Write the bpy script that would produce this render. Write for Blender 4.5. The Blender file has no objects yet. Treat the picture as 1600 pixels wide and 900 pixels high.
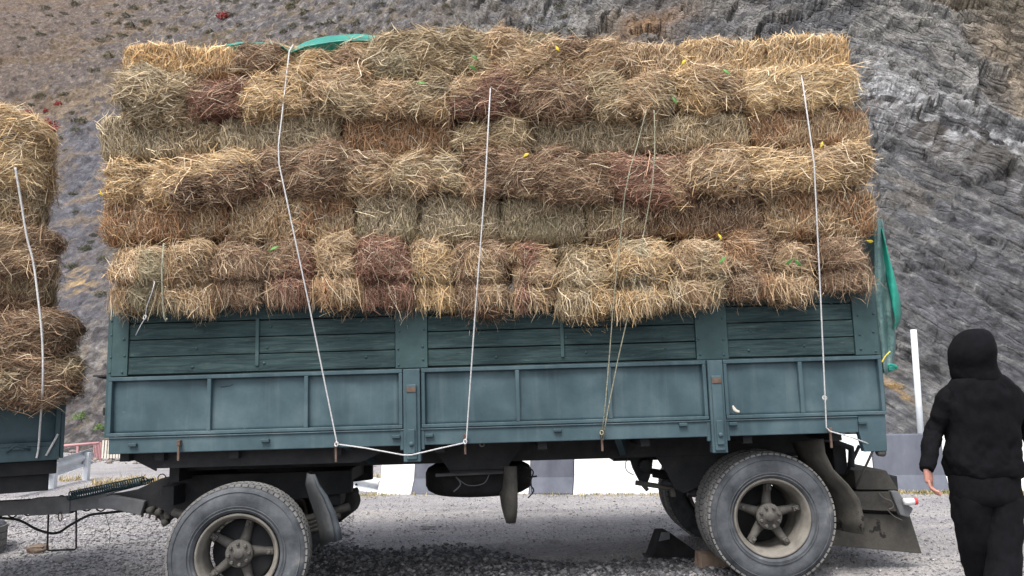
import bpy, bmesh, math, random
import numpy as np
from mathutils import Vector, Matrix, Euler
R = math.radians
random.seed(7)
SC = bpy.context.scene
COL = SC.collection

# ------------------------------------------------------------------ camera, sky, sun, exposure
TH = R(7.69); FP = 1200.0; CZ = 1.55
cam = bpy.data.cameras.new('camera'); cam.sensor_width = 36; cam.lens = 36 * FP / 1600
cam.clip_start = 0.05; cam.clip_end = 600
cam_o = bpy.data.objects.new('camera', cam); COL.objects.link(cam_o)
cam_o.location = (0, 0, CZ); cam_o.rotation_euler = (R(90) + TH, 0, 0)
SC.camera = cam_o

SUN_EL, SUN_AZ = R(60), R(205)          # azimuth from +Y clockwise: behind the camera, a little to the left
world = bpy.data.worlds.new("World"); SC.world = world; world.use_nodes = True
nt = world.node_tree; nt.nodes.clear()
sky = nt.nodes.new('ShaderNodeTexSky'); sky.sky_type = 'NISHITA'; sky.sun_disc = False
sky.sun_elevation = SUN_EL; sky.sun_rotation = SUN_AZ; sky.dust_density = 4.0; sky.air_density = 1.3
hs = nt.nodes.new('ShaderNodeHueSaturation'); hs.inputs['Saturation'].default_value = 0.42
bg = nt.nodes.new('ShaderNodeBackground'); bg.inputs['Strength'].default_value = 0.145
wo = nt.nodes.new('ShaderNodeOutputWorld')
nt.links.new(sky.outputs[0], hs.inputs['Color']); nt.links.new(hs.outputs[0], bg.inputs[0]); nt.links.new(bg.outputs[0], wo.inputs[0])
sl = bpy.data.lights.new('sun', 'SUN'); sl.energy = 2.1; sl.angle = R(26); sl.color = (1.0, 0.96, 0.9)
so = bpy.data.objects.new('sun', sl); COL.objects.link(so)
sd = Vector((math.sin(SUN_AZ) * math.cos(SUN_EL), math.cos(SUN_AZ) * math.cos(SUN_EL), math.sin(SUN_EL)))
so.rotation_euler = sd.to_track_quat('Z', 'Y').to_euler()
SC.view_settings.view_transform = 'Standard'; SC.view_settings.look = 'None'
SC.view_settings.exposure = 0.88; SC.view_settings.gamma = 1.0
SC.render.engine = 'CYCLES'
SC.cycles.max_bounces = 5; SC.cycles.diffuse_bounces = 3; SC.cycles.glossy_bounces = 2
SC.cycles.use_adaptive_sampling = True; SC.cycles.use_denoising = True

# ------------------------------------------------------------------ maths helpers
def P(px, py, Y):
    """photograph pixel + distance -> a point of the place"""
    u = (px - 800) / FP; v = (py - 450) / FP
    dy = math.cos(TH) + v * math.sin(TH); dz = math.sin(TH) - v * math.cos(TH)
    s = Y / dy
    return Vector((u * s, Y, CZ + dz * s))
BETA = R(1.65)
O = P(168, 711, 6.0)
ROT = Euler((0, -BETA, 0))
MT = Matrix.Translation(O) @ ROT.to_matrix().to_4x4()
MTI = MT.inverted()
def T(px, py, dy=0.0):
    """pixel at depth dy behind the trailer's side -> trailer coordinates"""
    return MTI @ P(px, py, 6.0 + dy)
def W(x, y, z): return MT @ Vector((x, y, z))
def G(x, y):
    """height of the yard"""
    x = np.asarray(x, float); y = np.asarray(y, float)
    t = np.clip((y - 6.4) / 4.6, 0, 1); t = t * t * (3 - 2 * t)
    xc = 10 * np.tanh(x / 10)
    return (-.042 + .058 * xc) * (1 - t) + (.047 + .030 * xc) * t

def relief(X, Y):
    near = np.exp(-((np.maximum(np.abs(X) - 7, 0)) / 3) ** 2) * np.exp(-(np.maximum(np.abs(Y - 8.5) - 5.5, 0) / 3) ** 2)
    bank = sstep(.35, -.35, Y - (8.45 - .50 * (X + 2)) + .2 * np.sin(X * 3)) * sstep(-3.2, -2.2, X) * sstep(2.4, 1.2, X)
    return near * (.018 * fbm(X * 1.1, Y * 1.6, 0 * X, 3, 5) + .012 * fbm(X * 6, Y * 6, 0 * X, 3, 9) + .012 * np.abs(fbm(X * .8, Y * 5, 0 * X, 2, 12)) + .035 * bank)
def GR2(x, y): return G(x, y) + relief(x, y)
def hash3(ix, iy, iz, seed):
    h = (ix.astype(np.uint32) * np.uint32(374761393) + iy.astype(np.uint32) * np.uint32(668265263) + iz.astype(np.uint32) * np.uint32(2147483647 - 97) + np.uint32(seed * 7919 + 13))
    h = (h ^ (h >> np.uint32(13))) * np.uint32(1274126177)
    h = (h ^ (h >> np.uint32(16))) * np.uint32(2246822519)
    return ((h ^ (h >> np.uint32(15))) & np.uint32(0xffffff)).astype(np.float32) / np.float32(0xffffff)
def vnoise(x, y, z, seed=0):
    x = np.asarray(x, np.float32); y = np.asarray(y, np.float32); z = np.asarray(z, np.float32)
    x, y, z = np.broadcast_arrays(x, y, z)
    xi = np.floor(x); yi = np.floor(y); zi = np.floor(z)
    fx = x - xi; fy = y - yi; fz = z - zi
    fx = fx * fx * (3 - 2 * fx); fy = fy * fy * (3 - 2 * fy); fz = fz * fz * (3 - 2 * fz)
    xi = xi.astype(np.int64); yi = yi.astype(np.int64); zi = zi.astype(np.int64)
    r = 0
    for a in (0, 1):
        for b in (0, 1):
            for c in (0, 1):
                w = (fx if a else 1 - fx) * (fy if b else 1 - fy) * (fz if c else 1 - fz)
                r = r + w * hash3(xi + a, yi + b, zi + c, seed)
    return r * 2 - 1
def fbm(x, y, z, o=4, seed=0, g=0.5):
    r = 0; a = 1; t = 0
    for i in range(o):
        r = r + a * vnoise(x * 2 ** i + i * 17.3, y * 2 ** i + i * 5.1, z * 2 ** i - i * 9.7, seed + i); t += a; a *= g
    return r / t
def sstep(a, b, x):
    t = np.clip((x - a) / (b - a), 0, 1); return t * t * (3 - 2 * t)

# ------------------------------------------------------------------ materials
def new_mat(name, rough=0.7, metal=0.0, spec=0.5):
    m = bpy.data.materials.new(name); m.use_nodes = True
    b = m.node_tree.nodes['Principled BSDF']
    b.inputs['Roughness'].default_value = rough; b.inputs['Metallic'].default_value = metal
    b.inputs['Specular IOR Level'].default_value = spec
    return m, m.node_tree, b
def N(t, typ, **kw):
    n = t.nodes.new(typ)
    for k, v in kw.items(): n.inputs[k].default_value = v
    return n
def ramp(t, stops, src, interp='LINEAR'):
    r = t.nodes.new('ShaderNodeValToRGB'); e = r.color_ramp.elements; r.color_ramp.interpolation = interp
    while len(e) > 1: e.remove(e[-1])
    e[0].position = stops[0][0]; e[0].color = (*stops[0][1], 1)
    for p, c in stops[1:]:
        k = e.new(p); k.color = (*c, 1)
    t.links.new(src, r.inputs[0]); return r
def coords(t, scale=(1, 1, 1), rot=(0, 0, 0)):
    tc = t.nodes.new('ShaderNodeTexCoord'); mp = t.nodes.new('ShaderNodeMapping')
    mp.inputs['Scale'].default_value = scale; mp.inputs['Rotation'].default_value = rot
    t.links.new(tc.outputs['Object'], mp.inputs[0]); return mp.outputs[0]
def coords_rs(t, scale, rot):
    return_v = coords(t, (1, 1, 1), rot); mp = t.nodes.new('ShaderNodeMapping'); mp.inputs['Scale'].default_value = scale
    t.links.new(return_v, mp.inputs[0]); return mp.outputs[0]
def noise(t, vec, s, d=4, r=0.6, dist=0.0):
    n = N(t, 'ShaderNodeTexNoise', Scale=s, Detail=d, Roughness=r, Distortion=dist)
    t.links.new(vec, n.inputs['Vector']); return n.outputs['Fac']
def mixc(t, fac, a, b, mode='MIX'):
    m = t.nodes.new('ShaderNodeMix'); m.data_type = 'RGBA'; m.blend_type = mode
    for s, i in ((fac, 0), (a, 6), (b, 7)):
        if isinstance(s, (int, float)): m.inputs[i].default_value = s
        elif isinstance(s, tuple): m.inputs[i].default_value = (*s, 1)
        else: t.links.new(s, m.inputs[i])
    return m.outputs[2]
def bump(t, b, h, strength=0.5, dist=0.01):
    n = N(t, 'ShaderNodeBump', Strength=strength, Distance=dist)
    t.links.new(h, n.inputs['Height']); t.links.new(n.outputs[0], b.inputs['Normal']); return n

def simple(name, c1, c2, scale=6, rough=0.7, metal=0.0, bs=0.3, bd=0.004, cs=(1, 1, 1), spec=0.4, c3=None, p3=0.68):
    m, t, b = new_mat(name, rough, metal, spec)
    v = coords(t, cs)
    f = noise(t, v, scale, 6, 0.65)
    stops = [(0.32, c1), (0.62, c2)]
    if c3: stops += [(p3, c3)]
    c = ramp(t, stops, f)
    t.links.new(c.outputs[0], b.inputs['Base Color'])
    f2 = noise(t, v, scale * 7, 5, 0.7)
    bump(t, b, f2, bs, bd)
    return m

def paint_steel():
    m, t, b = new_mat('teal_painted_steel', 0.55, 0.0, 0.35)
    v = coords(t)
    base = ramp(t, [(0.3, (.028, .054, .067)), (0.52, (.048, .085, .102)), (0.74, (.086, .130, .148))], noise(t, v, 2.2, 5, 0.6))
    vs = coords(t, (9, 9, 0.5))
    streak = ramp(t, [(0.52, (0, 0, 0)), (0.75, (1, 1, 1))], noise(t, vs, 1.6, 4, 0.6))
    c1 = mixc(t, streak.outputs[0], base.outputs[0], (.14, .215, .225))
    sc = N(t, 'ShaderNodeMath'); sc.operation = 'MULTIPLY'; sc.inputs[1].default_value = 0.28
    t.links.new(streak.outputs[0], sc.inputs[0])
    c1 = mixc(t, sc.outputs[0], base.outputs[0], (.125, .165, .168))
    chips = ramp(t, [(0.66, (0, 0, 0)), (0.70, (1, 1, 1))], noise(t, v, 9, 8, 0.75, 0.6))
    c2 = mixc(t, chips.outputs[0], c1, (.035, .075, .080))
    spots = ramp(t, [(0.70, (0, 0, 0)), (0.735, (1, 1, 1))], noise(t, v, 26, 6, 0.7))
    c3 = mixc(t, spots.outputs[0], c2, (.22, .27, .27))
    dirt = ramp(t, [(0.60, (0, 0, 0)), (0.8, (.6, .6, .6))], noise(t, v, 4.0, 8, 0.8))
    c4 = mixc(t, dirt.outputs[0], c3, (.085, .072, .056))
    ru = ramp(t, [(0.655, (0, 0, 0)), (0.70, (.9, .9, .9))], noise(t, v, 6.5, 10, 0.82, .3)); c4 = mixc(t, ru.outputs[0], c4, (.13, .075, .05))
    t.links.new(c4, b.inputs['Base Color'])
    rr = ramp(t, [(0.3, (.45,) * 3), (0.7, (.75,) * 3)], noise(t, v, 12, 6, 0.7)); t.links.new(rr.outputs[0], b.inputs['Roughness'])
    bump(t, b, noise(t, v, 5, 6, 0.6), 0.35, 0.006)
    return m
def paint_wood():
    m, t, b = new_mat('teal_painted_planks', 0.75, 0.0, 0.25)
    v = coords(t, (0.9, 3, 11)); v0 = coords(t)
    g = noise(t, v, 3.0, 8, 0.7, 0.8)
    base = ramp(t, [(0.30, (.010, .021, .025)), (0.46, (.021, .042, .046)), (0.60, (.038, .067, .070)), (0.75, (.080, .112, .110))], g)
    worn = ramp(t, [(0.57, (0, 0, 0)), (0.68, (.85, .85, .85))], noise(t, coords(t, (1.2, 2, 14)), 4.2, 8, 0.75, 0.4))
    c = mixc(t, worn.outputs[0], base.outputs[0], (.085, .10, .095))
    pale = ramp(t, [(0.62, (0, 0, 0)), (0.8, (.5, .5, .5))], noise(t, v0, 2.2, 5, 0.6))
    c = mixc(t, pale.outputs[0], c, (.045, .085, .092))
    t.links.new(c, b.inputs['Base Color'])
    bump(t, b, g, 0.6, 0.008)
    return m
M = {}
M['steel'] = paint_steel()
M['wood'] = paint_wood()
M['green_plate'] = simple('green_painted_plate', (.018, .043, .048), (.034, .072, .076), 5, 0.6, bs=.3, c3=(.085, .11, .11), p3=0.72)
M['dark_teal'] = simple('dark_teal_paint', (.020, .042, .052), (.036, .070, .082), 3, 0.6, c3=(.08, .11, .12), p3=0.85)
M['chassis'] = simple('grimy_black_steel', (.010, .011, .014), (.024, .025, .028), 5, 0.8, bs=.5, c3=(.05, .045, .04), p3=0.8)
M['drawbar'] = simple('dusty_grey_steel', (.085, .088, .096), (.15, .155, .165), 5, 0.75, bs=.5, c3=(.22, .21, .20), p3=0.8)
M['rust'] = simple('rusty_steel', (.07, .045, .034), (.135, .092, .072), 20, 0.9, bs=.5)
M['rubber'] = simple('dusty_tyre_rubber', (.022, .026, .032), (.100, .108, .12), 3.5, 0.8, bs=.7, bd=.005, spec=.35, c3=(.19, .19, .195), p3=0.72)
M['tread'] = simple('dusty_tread_rubber', (.12, .118, .115), (.20, .195, .19), 9, 0.9, bs=.5, spec=.2)
M['dark_rubber'] = simple('black_rubber', (.008, .008, .009), (.022, .022, .024), 6, 0.85, spec=.2)
M['rim'] = simple('dusty_rim_paint', (.11, .10, .088), (.20, .187, .165), 7, 0.75, bs=.4, c3=(.10, .09, .075), p3=0.78)
M['hub'] = simple('dusty_hub_cast', (.050, .047, .044), (.100, .094, .086), 9, 0.8, bs=.6, c3=(.06, .045, .03), p3=0.8)
M['mud'] = simple('mud_caked_sheet', (.034, .032, .029), (.072, .067, .058), 6, 0.85, bs=.6, c3=(.012, .012, .011), p3=0.66)
M['flap'] = simple('grey_blue_rubber_guard', (.025, .027, .029), (.065, .070, .074), 5, 0.8, bs=.5)
M['bluesheet'] = simple('worn_grey_blue_sheet', (.025, .030, .038), (.055, .066, .078), 7, 0.7, bs=.5)
M['rope'] = simple('white_rope', (.38, .38, .39), (.60, .60, .61), 90, 0.9, bs=.8, cs=(1, 1, 1))
M['cord'] = simple('speckled_cord', (.06, .07, .05), (.40, .38, .28), 110, 0.9, bs=.6)
M['white'] = simple('white_paint', (.66, .67, .69), (.80, .81, .82), 2.5, 0.8, bs=.3, c3=(.50, .49, .47), p3=0.74)
M['greypaint'] = simple('grey_barrier_paint', (.075, .082, .108), (.115, .125, .155), 3, 0.85, bs=.3, cs=(1, 1, .4), c3=(.17, .18, .21), p3=.75)
M['galv'] = simple('galvanised_steel', (.46, .49, .53), (.62, .65, .69), 3, 0.45, 0.0, bs=.2)
M['red'] = simple('red_plastic', (.45, .03, .03), (.6, .05, .05), 10, 0.4)
M['pink'] = simple('faded_red_paint', (.32, .15, .16), (.42, .24, .25), 4, 0.8)
M['cream'] = simple('chipped_white_paint', (.5, .46, .40), (.66, .62, .55), 6, 0.85, c3=(.30, .22, .17), p3=.66)
M['black_cloth'] = simple('black_cotton', (.0026, .0026, .0036), (.0055, .0055, .0075), 30, 0.95, bs=.5, bd=.002, spec=.15)
M['black_jersey'] = simple('black_jersey', (.0022, .0022, .0032), (.0046, .0046, .0064), 25, 0.9, bs=.6, bd=.004, spec=.12)
M['skin'] = simple('skin', (.36, .17, .13), (.44, .22, .175), 12, 0.55, bs=.15, bd=.001)
M['stone'] = simple('grey_stone', (.16, .155, .16), (.34, .33, .33), 3, 0.9, bs=.7, bd=.01)
M['brownstone'] = simple('brown_stone', (.12, .085, .062), (.22, .165, .13), 9, 0.9, bs=.7, bd=.01)
M['lens'] = simple('pale_lamp_plastic', (.6, .6, .62), (.75, .75, .76), 10, 0.3)
M['leafgreen'] = simple('green_leaf', (.05, .16, .04), (.12, .30, .07), 20, 0.6)
M['leafyellow'] = simple('yellow_leaf', (.60, .42, .03), (.75, .58, .06), 20, 0.6)
M['olive'] = simple('olive_plastic', (.03, .05, .045), (.05, .08, .07), 6, 0.6)

def tarp_mat():
    m, t, b = new_mat('teal_tarpaulin', 0.38, 0.0, 0.5)
    v = coords(t)
    c = ramp(t, [(0.35, (.010, .20, .155)), (0.65, (.03, .36, .28))], noise(t, v, 3, 4))
    t.links.new(c.outputs[0], b.inputs['Base Color'])
    bump(t, b, noise(t, v, 9, 5, 0.6, 1.0), 0.6, 0.02)
    b.inputs['Transmission Weight'].default_value = 0.0
    tr = t.nodes.new('ShaderNodeBsdfTranslucent'); tr.inputs[0].default_value = (.05, .5, .38, 1)
    mx = t.nodes.new('ShaderNodeMixShader'); mx.inputs[0].default_value = 0.3
    out = t.nodes['Material Output']
    t.links.new(b.outputs[0], mx.inputs[1]); t.links.new(tr.outputs[0], mx.inputs[2]); t.links.new(mx.outputs[0], out.inputs[0])
    return m
M['tarp'] = tarp_mat()
M['tarpgrey'] = simple('silver_green_tarpaulin', (.030, .095, .095), (.12, .20, .20), 6, 0.35, bs=.8, bd=.03, cs=(1, 1, .5), c3=(.30, .38, .38), p3=.74)

def attr_mat(name, attr, rough=0.85, trans=0.0, spec=0.25):
    m, t, b = new_mat(name, rough, 0.0, spec)
    a = t.nodes.new('ShaderNodeAttribute'); a.attribute_name = attr
    t.links.new(a.outputs['Color'], b.inputs['Base Color'])
    if trans:
        tr = t.nodes.new('ShaderNodeBsdfTranslucent'); t.links.new(a.outputs['Color'], tr.inputs[0])
        mx = t.nodes.new('ShaderNodeMixShader'); mx.inputs[0].default_value = trans
        t.links.new(b.outputs[0], mx.inputs[1]); t.links.new(tr.outputs[0], mx.inputs[2]); t.links.new(mx.outputs[0], t.nodes['Material Output'].inputs[0])
    return m
M['hay'] = attr_mat('hay_straw', 'tint', 0.7, 0.0, 0.3)
M['plant'] = attr_mat('plant_leaf', 'tint', 0.7, 0.2)

def ground_mat():
    m, t, b = new_mat('gravel_yard', 0.92, 0.0, 0.25)
    v = coords(t)
    big = ramp(t, [(0.3, (.200, .192, .205)), (0.5, (.265, .256, .268)), (0.72, (.34, .328, .33))], noise(t, v, 0.55, 6, 0.65))
    trk = ramp(t, [(0.45, (0, 0, 0)), (0.62, (.7, .7, .7))], noise(t, coords(t, (.16, 1.6, 1)), 1.3, 5, 0.6))
    c = mixc(t, trk.outputs[0], big.outputs[0], (.345, .328, .318))
    dp = t.nodes.new('ShaderNodeAttribute'); dp.attribute_name = 'damp'; c = mixc(t, dp.outputs['Fac'], c, (.075, .075, .082))
    vor = N(t, 'ShaderNodeTexVoronoi', Scale=38.0); t.links.new(v, vor.inputs['Vector'])
    peb = ramp(t, [(0.0, (.55,) * 3), (0.5, (1.0,) * 3), (1.0, (1.35,) * 3)], vor.outputs['Color'])
    c = mixc(t, 0.55, c, peb.outputs[0], 'MULTIPLY')
    vor2 = N(t, 'ShaderNodeTexVoronoi', Scale=110.0); t.links.new(v, vor2.inputs['Vector'])
    c = mixc(t, 0.35, c, ramp(t, [(0, (.5,) * 3), (1, (1.3,) * 3)], vor2.outputs['Color']).outputs[0], 'MULTIPLY')
    t.links.new(c, b.inputs['Base Color'])
    add = N(t, 'ShaderNodeMath'); add.operation = 'ADD'
    t.links.new(vor.outputs['Distance'], add.inputs[0]); t.links.new(noise(t, v, 14, 8, 0.7), add.inputs[1])
    bump(t, b, add.outputs[0], 0.9, 0.02)
    return m
M['ground'] = ground_mat()
def hill_mat():
    m, t, b = new_mat('mountain_rock', 0.93, 0.0, 0.2)
    a = t.nodes.new('ShaderNodeAttribute'); a.attribute_name = 'tint'
    v = coords(t)
    f1 = ramp(t, [(0.32, (.45,) * 3), (0.5, (.95,) * 3), (0.68, (1.6,) * 3)], noise(t, v, 2.6, 9, 0.78, 0.5))
    c = mixc(t, 0.8, a.outputs['Color'], f1.outputs[0], 'MULTIPLY')
    f3 = ramp(t, [(0.36, (.50,) * 3), (0.5, (1.0,) * 3), (0.64, (1.6,) * 3)], noise(t, v, 9.0, 9, 0.8, .2)); c = mixc(t, 0.7, c, f3.outputs[0], 'MULTIPLY')
    vs = coords_rs(t, (0.45, 0.8, 4.5), (0, R(-43), 0))
    f2 = ramp(t, [(0.36, (.80,) * 3), (0.62, (1.18,) * 3)], noise(t, vs, 2.6, 7, 0.7, 0.3))
    st = t.nodes.new('ShaderNodeAttribute'); st.attribute_name = 'strata'
    c = mixc(t, st.outputs['Fac'], c, mixc(t, 0.85, c, f2.outputs[0], 'MULTIPLY'))
    t.links.new(c, b.inputs['Base Color'])
    vd = N(t, 'ShaderNodeTexVoronoi', Scale=1.5); vd.feature = 'DISTANCE_TO_EDGE'
    ad = t.nodes.new('ShaderNodeVectorMath'); ad.operation = 'MULTIPLY_ADD'; nz = N(t, 'ShaderNodeTexNoise', Scale=1.2, Detail=5.0); t.links.new(v, nz.inputs['Vector'])
    t.links.new(nz.outputs['Color'], ad.inputs[0]); ad.inputs[1].default_value = (.9, .9, .9); t.links.new(coords_rs(t, (.55, .6, 3.6), (0, R(-43), 0)), ad.inputs[2]); t.links.new(ad.outputs[0], vd.inputs['Vector'])
    crk = ramp(t, [(0.0, (0, 0, 0)), (0.16, (1, 1, 1))], vd.outputs['Distance'])
    mm = N(t, 'ShaderNodeMath'); mm.operation = 'MULTIPLY'; t.links.new(crk.outputs[0], mm.inputs[0]); t.links.new(st.outputs['Fac'], mm.inputs[1])
    ms = N(t, 'ShaderNodeMath'); ms.operation = 'MULTIPLY_ADD'; ms.inputs[1].default_value = .35; t.links.new(mm.outputs[0], ms.inputs[0]); t.links.new(noise(t, v, 3.0, 12, 0.8), ms.inputs[2])
    bump(t, b, ms.outputs[0], 1.0, 0.3)
    return m
M['hill'] = hill_mat()

# ------------------------------------------------------------------ object helpers
def tag(o, label=None, cat=None, group=None, kind=None):
    if label: o['label'] = label
    if cat: o['category'] = cat
    if group: o['group'] = group
    if kind: o['kind'] = kind
    return o
def empty(name, loc=(0, 0, 0), rot=(0, 0, 0), **k):
    o = bpy.data.objects.new(name, None); o.location = loc; o.rotation_euler = rot; o.empty_display_size = .1
    COL.objects.link(o); return tag(o, **k)
def np_mesh(name, verts, faces, mat, parent=None, smooth=False, tint=None, extra=None):
    """verts (n,3), faces (m,k) arrays of one size"""
    me = bpy.data.meshes.new(name); verts = np.asarray(verts, np.float32); faces = np.asarray(faces, np.int32)
    me.vertices.add(len(verts)); me.vertices.foreach_set('co', verts.ravel())
    n, k = faces.shape
    me.loops.add(n * k); me.loops.foreach_set('vertex_index', faces.ravel())
    me.polygons.add(n); me.polygons.foreach_set('loop_start', np.arange(0, n * k, k, dtype=np.int32))
    me.polygons.foreach_set('loop_total', np.full(n, k, np.int32))
    if smooth: me.polygons.foreach_set('use_smooth', np.ones(n, bool))
    me.update(calc_edges=True)
    if tint is not None:
        a = me.attributes.new('tint', 'FLOAT_COLOR', 'POINT')
        a.data.foreach_set('color', np.concatenate([tint, np.ones((len(tint), 1))], 1).astype(np.float32).ravel())
    for kx, val in (extra or {}).items():
        a = me.attributes.new(kx, 'FLOAT', 'POINT'); a.data.foreach_set('value', np.asarray(val, np.float32))
    me.materials.append(mat)
    o = bpy.data.objects.new(name, me); COL.objects.link(o)
    if parent: o.parent = parent
    return o

class MB:
    def __init__(s): s.v = []; s.f = []; s.m = []; s.mats = []; s.cur = 0; s.sm = []; s.smooth = False
    def mat(s, m):
        if m not in s.mats: s.mats.append(m)
        s.cur = s.mats.index(m); return s
    def add(s, vs, fs):
        k = len(s.v); s.v += [tuple(v) for v in vs]
        for f in fs: s.f.append([i + k for i in f]); s.m.append(s.cur); s.sm.append(s.smooth)
        return s
    def box(s, x0, x1, y0, y1, z0, z1, mtx=None):
        vs = [Vector(c) for c in ((x0, y0, z0), (x1, y0, z0), (x1, y1, z0), (x0, y1, z0), (x0, y0, z1), (x1, y0, z1), (x1, y1, z1), (x0, y1, z1))]
        if mtx: vs = [mtx @ v for v in vs]
        return s.add(vs, [(3, 2, 1, 0), (4, 5, 6, 7), (0, 1, 5, 4), (1, 2, 6, 5), (2, 3, 7, 6), (3, 0, 4, 7)])
    def prism(s, poly, d, ax='y', c=0.0):
        """poly in the two other axes, extruded along ax from c to c+d"""
        n = len(poly)
        def mk(a, b, q): return {'y': (a, q, b), 'x': (q, a, b), 'z': (a, b, q)}[ax]
        vs = [mk(a, b, c) for a, b in poly] + [mk(a, b, c + d) for a, b in poly]
        fs = [list(range(n)), list(range(2 * n - 1, n - 1, -1))] + [(i + n, (i + 1) % n + n, (i + 1) % n, i) for i in range(n)]
        return s.add(vs, fs)
    def tube(s, pts, r, n=8, caps=True, flat=1.0):
        pts = [Vector(p) for p in pts]; rs = r if isinstance(r, (list, tuple)) else [r] * len(pts)
        k0 = len(s.v); up = None; vs = []
        for i, p in enumerate(pts):
            d = (pts[min(i + 1, len(pts) - 1)] - pts[max(i - 1, 0)])
            d = d.normalized() if d.length > 1e-9 else Vector((0, 0, 1))
            if up is None: up = Vector((0, 0, 1)) if abs(d.z) < .9 else Vector((1, 0, 0))
            a = d.cross(up)
            if a.length < 1e-6: a = d.cross(Vector((0, 1, 0)))
            a.normalize(); b = a.cross(d).normalized(); up = b
            for j in range(n):
                t = 2 * math.pi * j / n; vs.append(p + a * (math.cos(t) * rs[i]) + b * (math.sin(t) * rs[i] * flat))
        fs = [(i * n + j, i * n + (j + 1) % n, (i + 1) * n + (j + 1) % n, (i + 1) * n + j) for i in range(len(pts) - 1) for j in range(n)]
        if caps: fs += [list(range(n - 1, -1, -1)), [(len(pts) - 1) * n + j for j in range(n)]]
        o = s.smooth; s.smooth = True; s.add(vs, fs); s.smooth = o
        return s
    def lathe(s, prof, c=(0, 0, 0), ax='y', n=64, closed=False, smooth=True):
        """prof: (radius, offset along ax)"""
        vs = []; c = Vector(c)
        for r, q in prof:
            for j in range(n):
                t = 2 * math.pi * j / n; a, b = r * math.cos(t), r * math.sin(t)
                vs.append(c + Vector({'y': (a, q, b), 'x': (q, a, b), 'z': (a, b, q)}[ax]))
        k = len(prof); L = k if closed else k - 1
        fs = [(i * n + j, i * n + (j + 1) % n, ((i + 1) % k) * n + (j + 1) % n, ((i + 1) % k) * n + j) for i in range(L) for j in range(n)]
        o = s.smooth; s.smooth = smooth; s.add(vs, fs); s.smooth = o
        return s
    def build(s, name, mat, parent=None, bevel=0.0, seg=2, **k):
        me = bpy.data.meshes.new(name); me.from_pydata(s.v, [], s.f)
        mats = s.mats if s.mats else [mat]
        for m in mats: me.materials.append(m)
        me.polygons.foreach_set('material_index', s.m); me.polygons.foreach_set('use_smooth', s.sm)
        me.update()
        bm = bmesh.new(); bm.from_mesh(me); bmesh.ops.recalc_face_normals(bm, faces=bm.faces); bm.to_mesh(me); bm.free()
        o = bpy.data.objects.new(name, me); COL.objects.link(o)
        if parent: o.parent = parent
        if bevel:
            b = o.modifiers.new('bevel', 'BEVEL'); b.width = bevel; b.segments = seg; b.limit_method = 'ANGLE'; b.angle_limit = R(40)
        return tag(o, **k)
def smooth_path(pts, n=8):
    pts = [Vector(p) for p in pts]; out = []
    for i in range(len(pts) - 1):
        p0 = pts[max(i - 1, 0)]; p1 = pts[i]; p2 = pts[i + 1]; p3 = pts[min(i + 2, len(pts) - 1)]
        for k in range(n):
            t = k / n
            out.append(0.5 * ((2 * p1) + (p2 - p0) * t + (2 * p0 - 5 * p1 + 4 * p2 - p3) * t * t + (3 * p1 - p0 - 3 * p2 + p3) * t ** 3))
    out.append(pts[-1]); return out
def sheet(mb, rows, th):
    """rows: grid of points (list of lists) -> a sheet with real thickness th along its normals"""
    nr = len(rows); nc = len(rows[0]); A = np.array([[list(p) for p in r] for r in rows], float)
    du = np.gradient(A, axis=1); dv = np.gradient(A, axis=0); nn = np.cross(du, dv); nn /= np.linalg.norm(nn, axis=2, keepdims=True) + 1e-9
    B = A - nn * th
    vs = list(A.reshape(-1, 3)) + list(B.reshape(-1, 3)); k = nr * nc
    fs = []
    for i in range(nr - 1):
        for j in range(nc - 1):
            a = i * nc + j; fs.append((a, a + 1, a + nc + 1, a + nc)); fs.append((a + k + nc, a + k + nc + 1, a + k + 1, a + k))
    for j in range(nc - 1):
        fs.append((j + k, j + 1 + k, j + 1, j)); a = (nr - 1) * nc + j; fs.append((a, a + 1, a + 1 + k, a + k))
    for i in range(nr - 1):
        a = i * nc; fs.append((a, a + nc, a + nc + k, a + k)); a = i * nc + nc - 1; fs.append((a + k, a + nc + k, a + nc, a))
    o = mb.smooth; mb.smooth = True; mb.add(vs, fs); mb.smooth = o
    return mb

# ================================================================== THE SETTING
def build_ground():
    def axis(a, b, fine0, fine1, step):
        L = [fine0]
        s = step
        while L[0] > a: s *= 1.25; L.insert(0, L[0] - s)
        x = fine0
        while x < fine1: x += step; L.append(x)
        s = step
        while L[-1] < b: s *= 1.25; L.append(L[-1] + s)
        return np.array(L)
    xs = axis(-70, 70, -7.5, 7.5, .045); ys = axis(-25, 40, 4.2, 13.5, .045)
    X, Y = np.meshgrid(xs, ys)
    Z = G(X, Y)
    Z = Z + relief(X, Y)
    Z -= .004
    V = np.stack([X, Y, Z], -1).reshape(-1, 3); nx = len(xs); ny = len(ys)
    i, j = np.meshgrid(np.arange(nx - 1), np.arange(ny - 1)); a = (j * nx + i).ravel()
    F = np.stack([a, a + 1, a + nx + 1, a + nx], 1)
    dmp = np.clip(.8 * sstep(.5, -.4, Y - (8.45 - .50 * (X + 2)) + .2 * np.sin(X * 3)) * sstep(-3.4, -2.2, X) * sstep(3.0, 1.2, X) * (.8 + .6 * fbm(X * 1.4, Y * 2.4, 0 * X, 4, 44)), 0, .85)
    o = np_mesh('ground', V, F, M['ground'], smooth=True, extra={'damp': dmp.ravel()}); tag(o, kind='structure')
build_ground()

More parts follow.
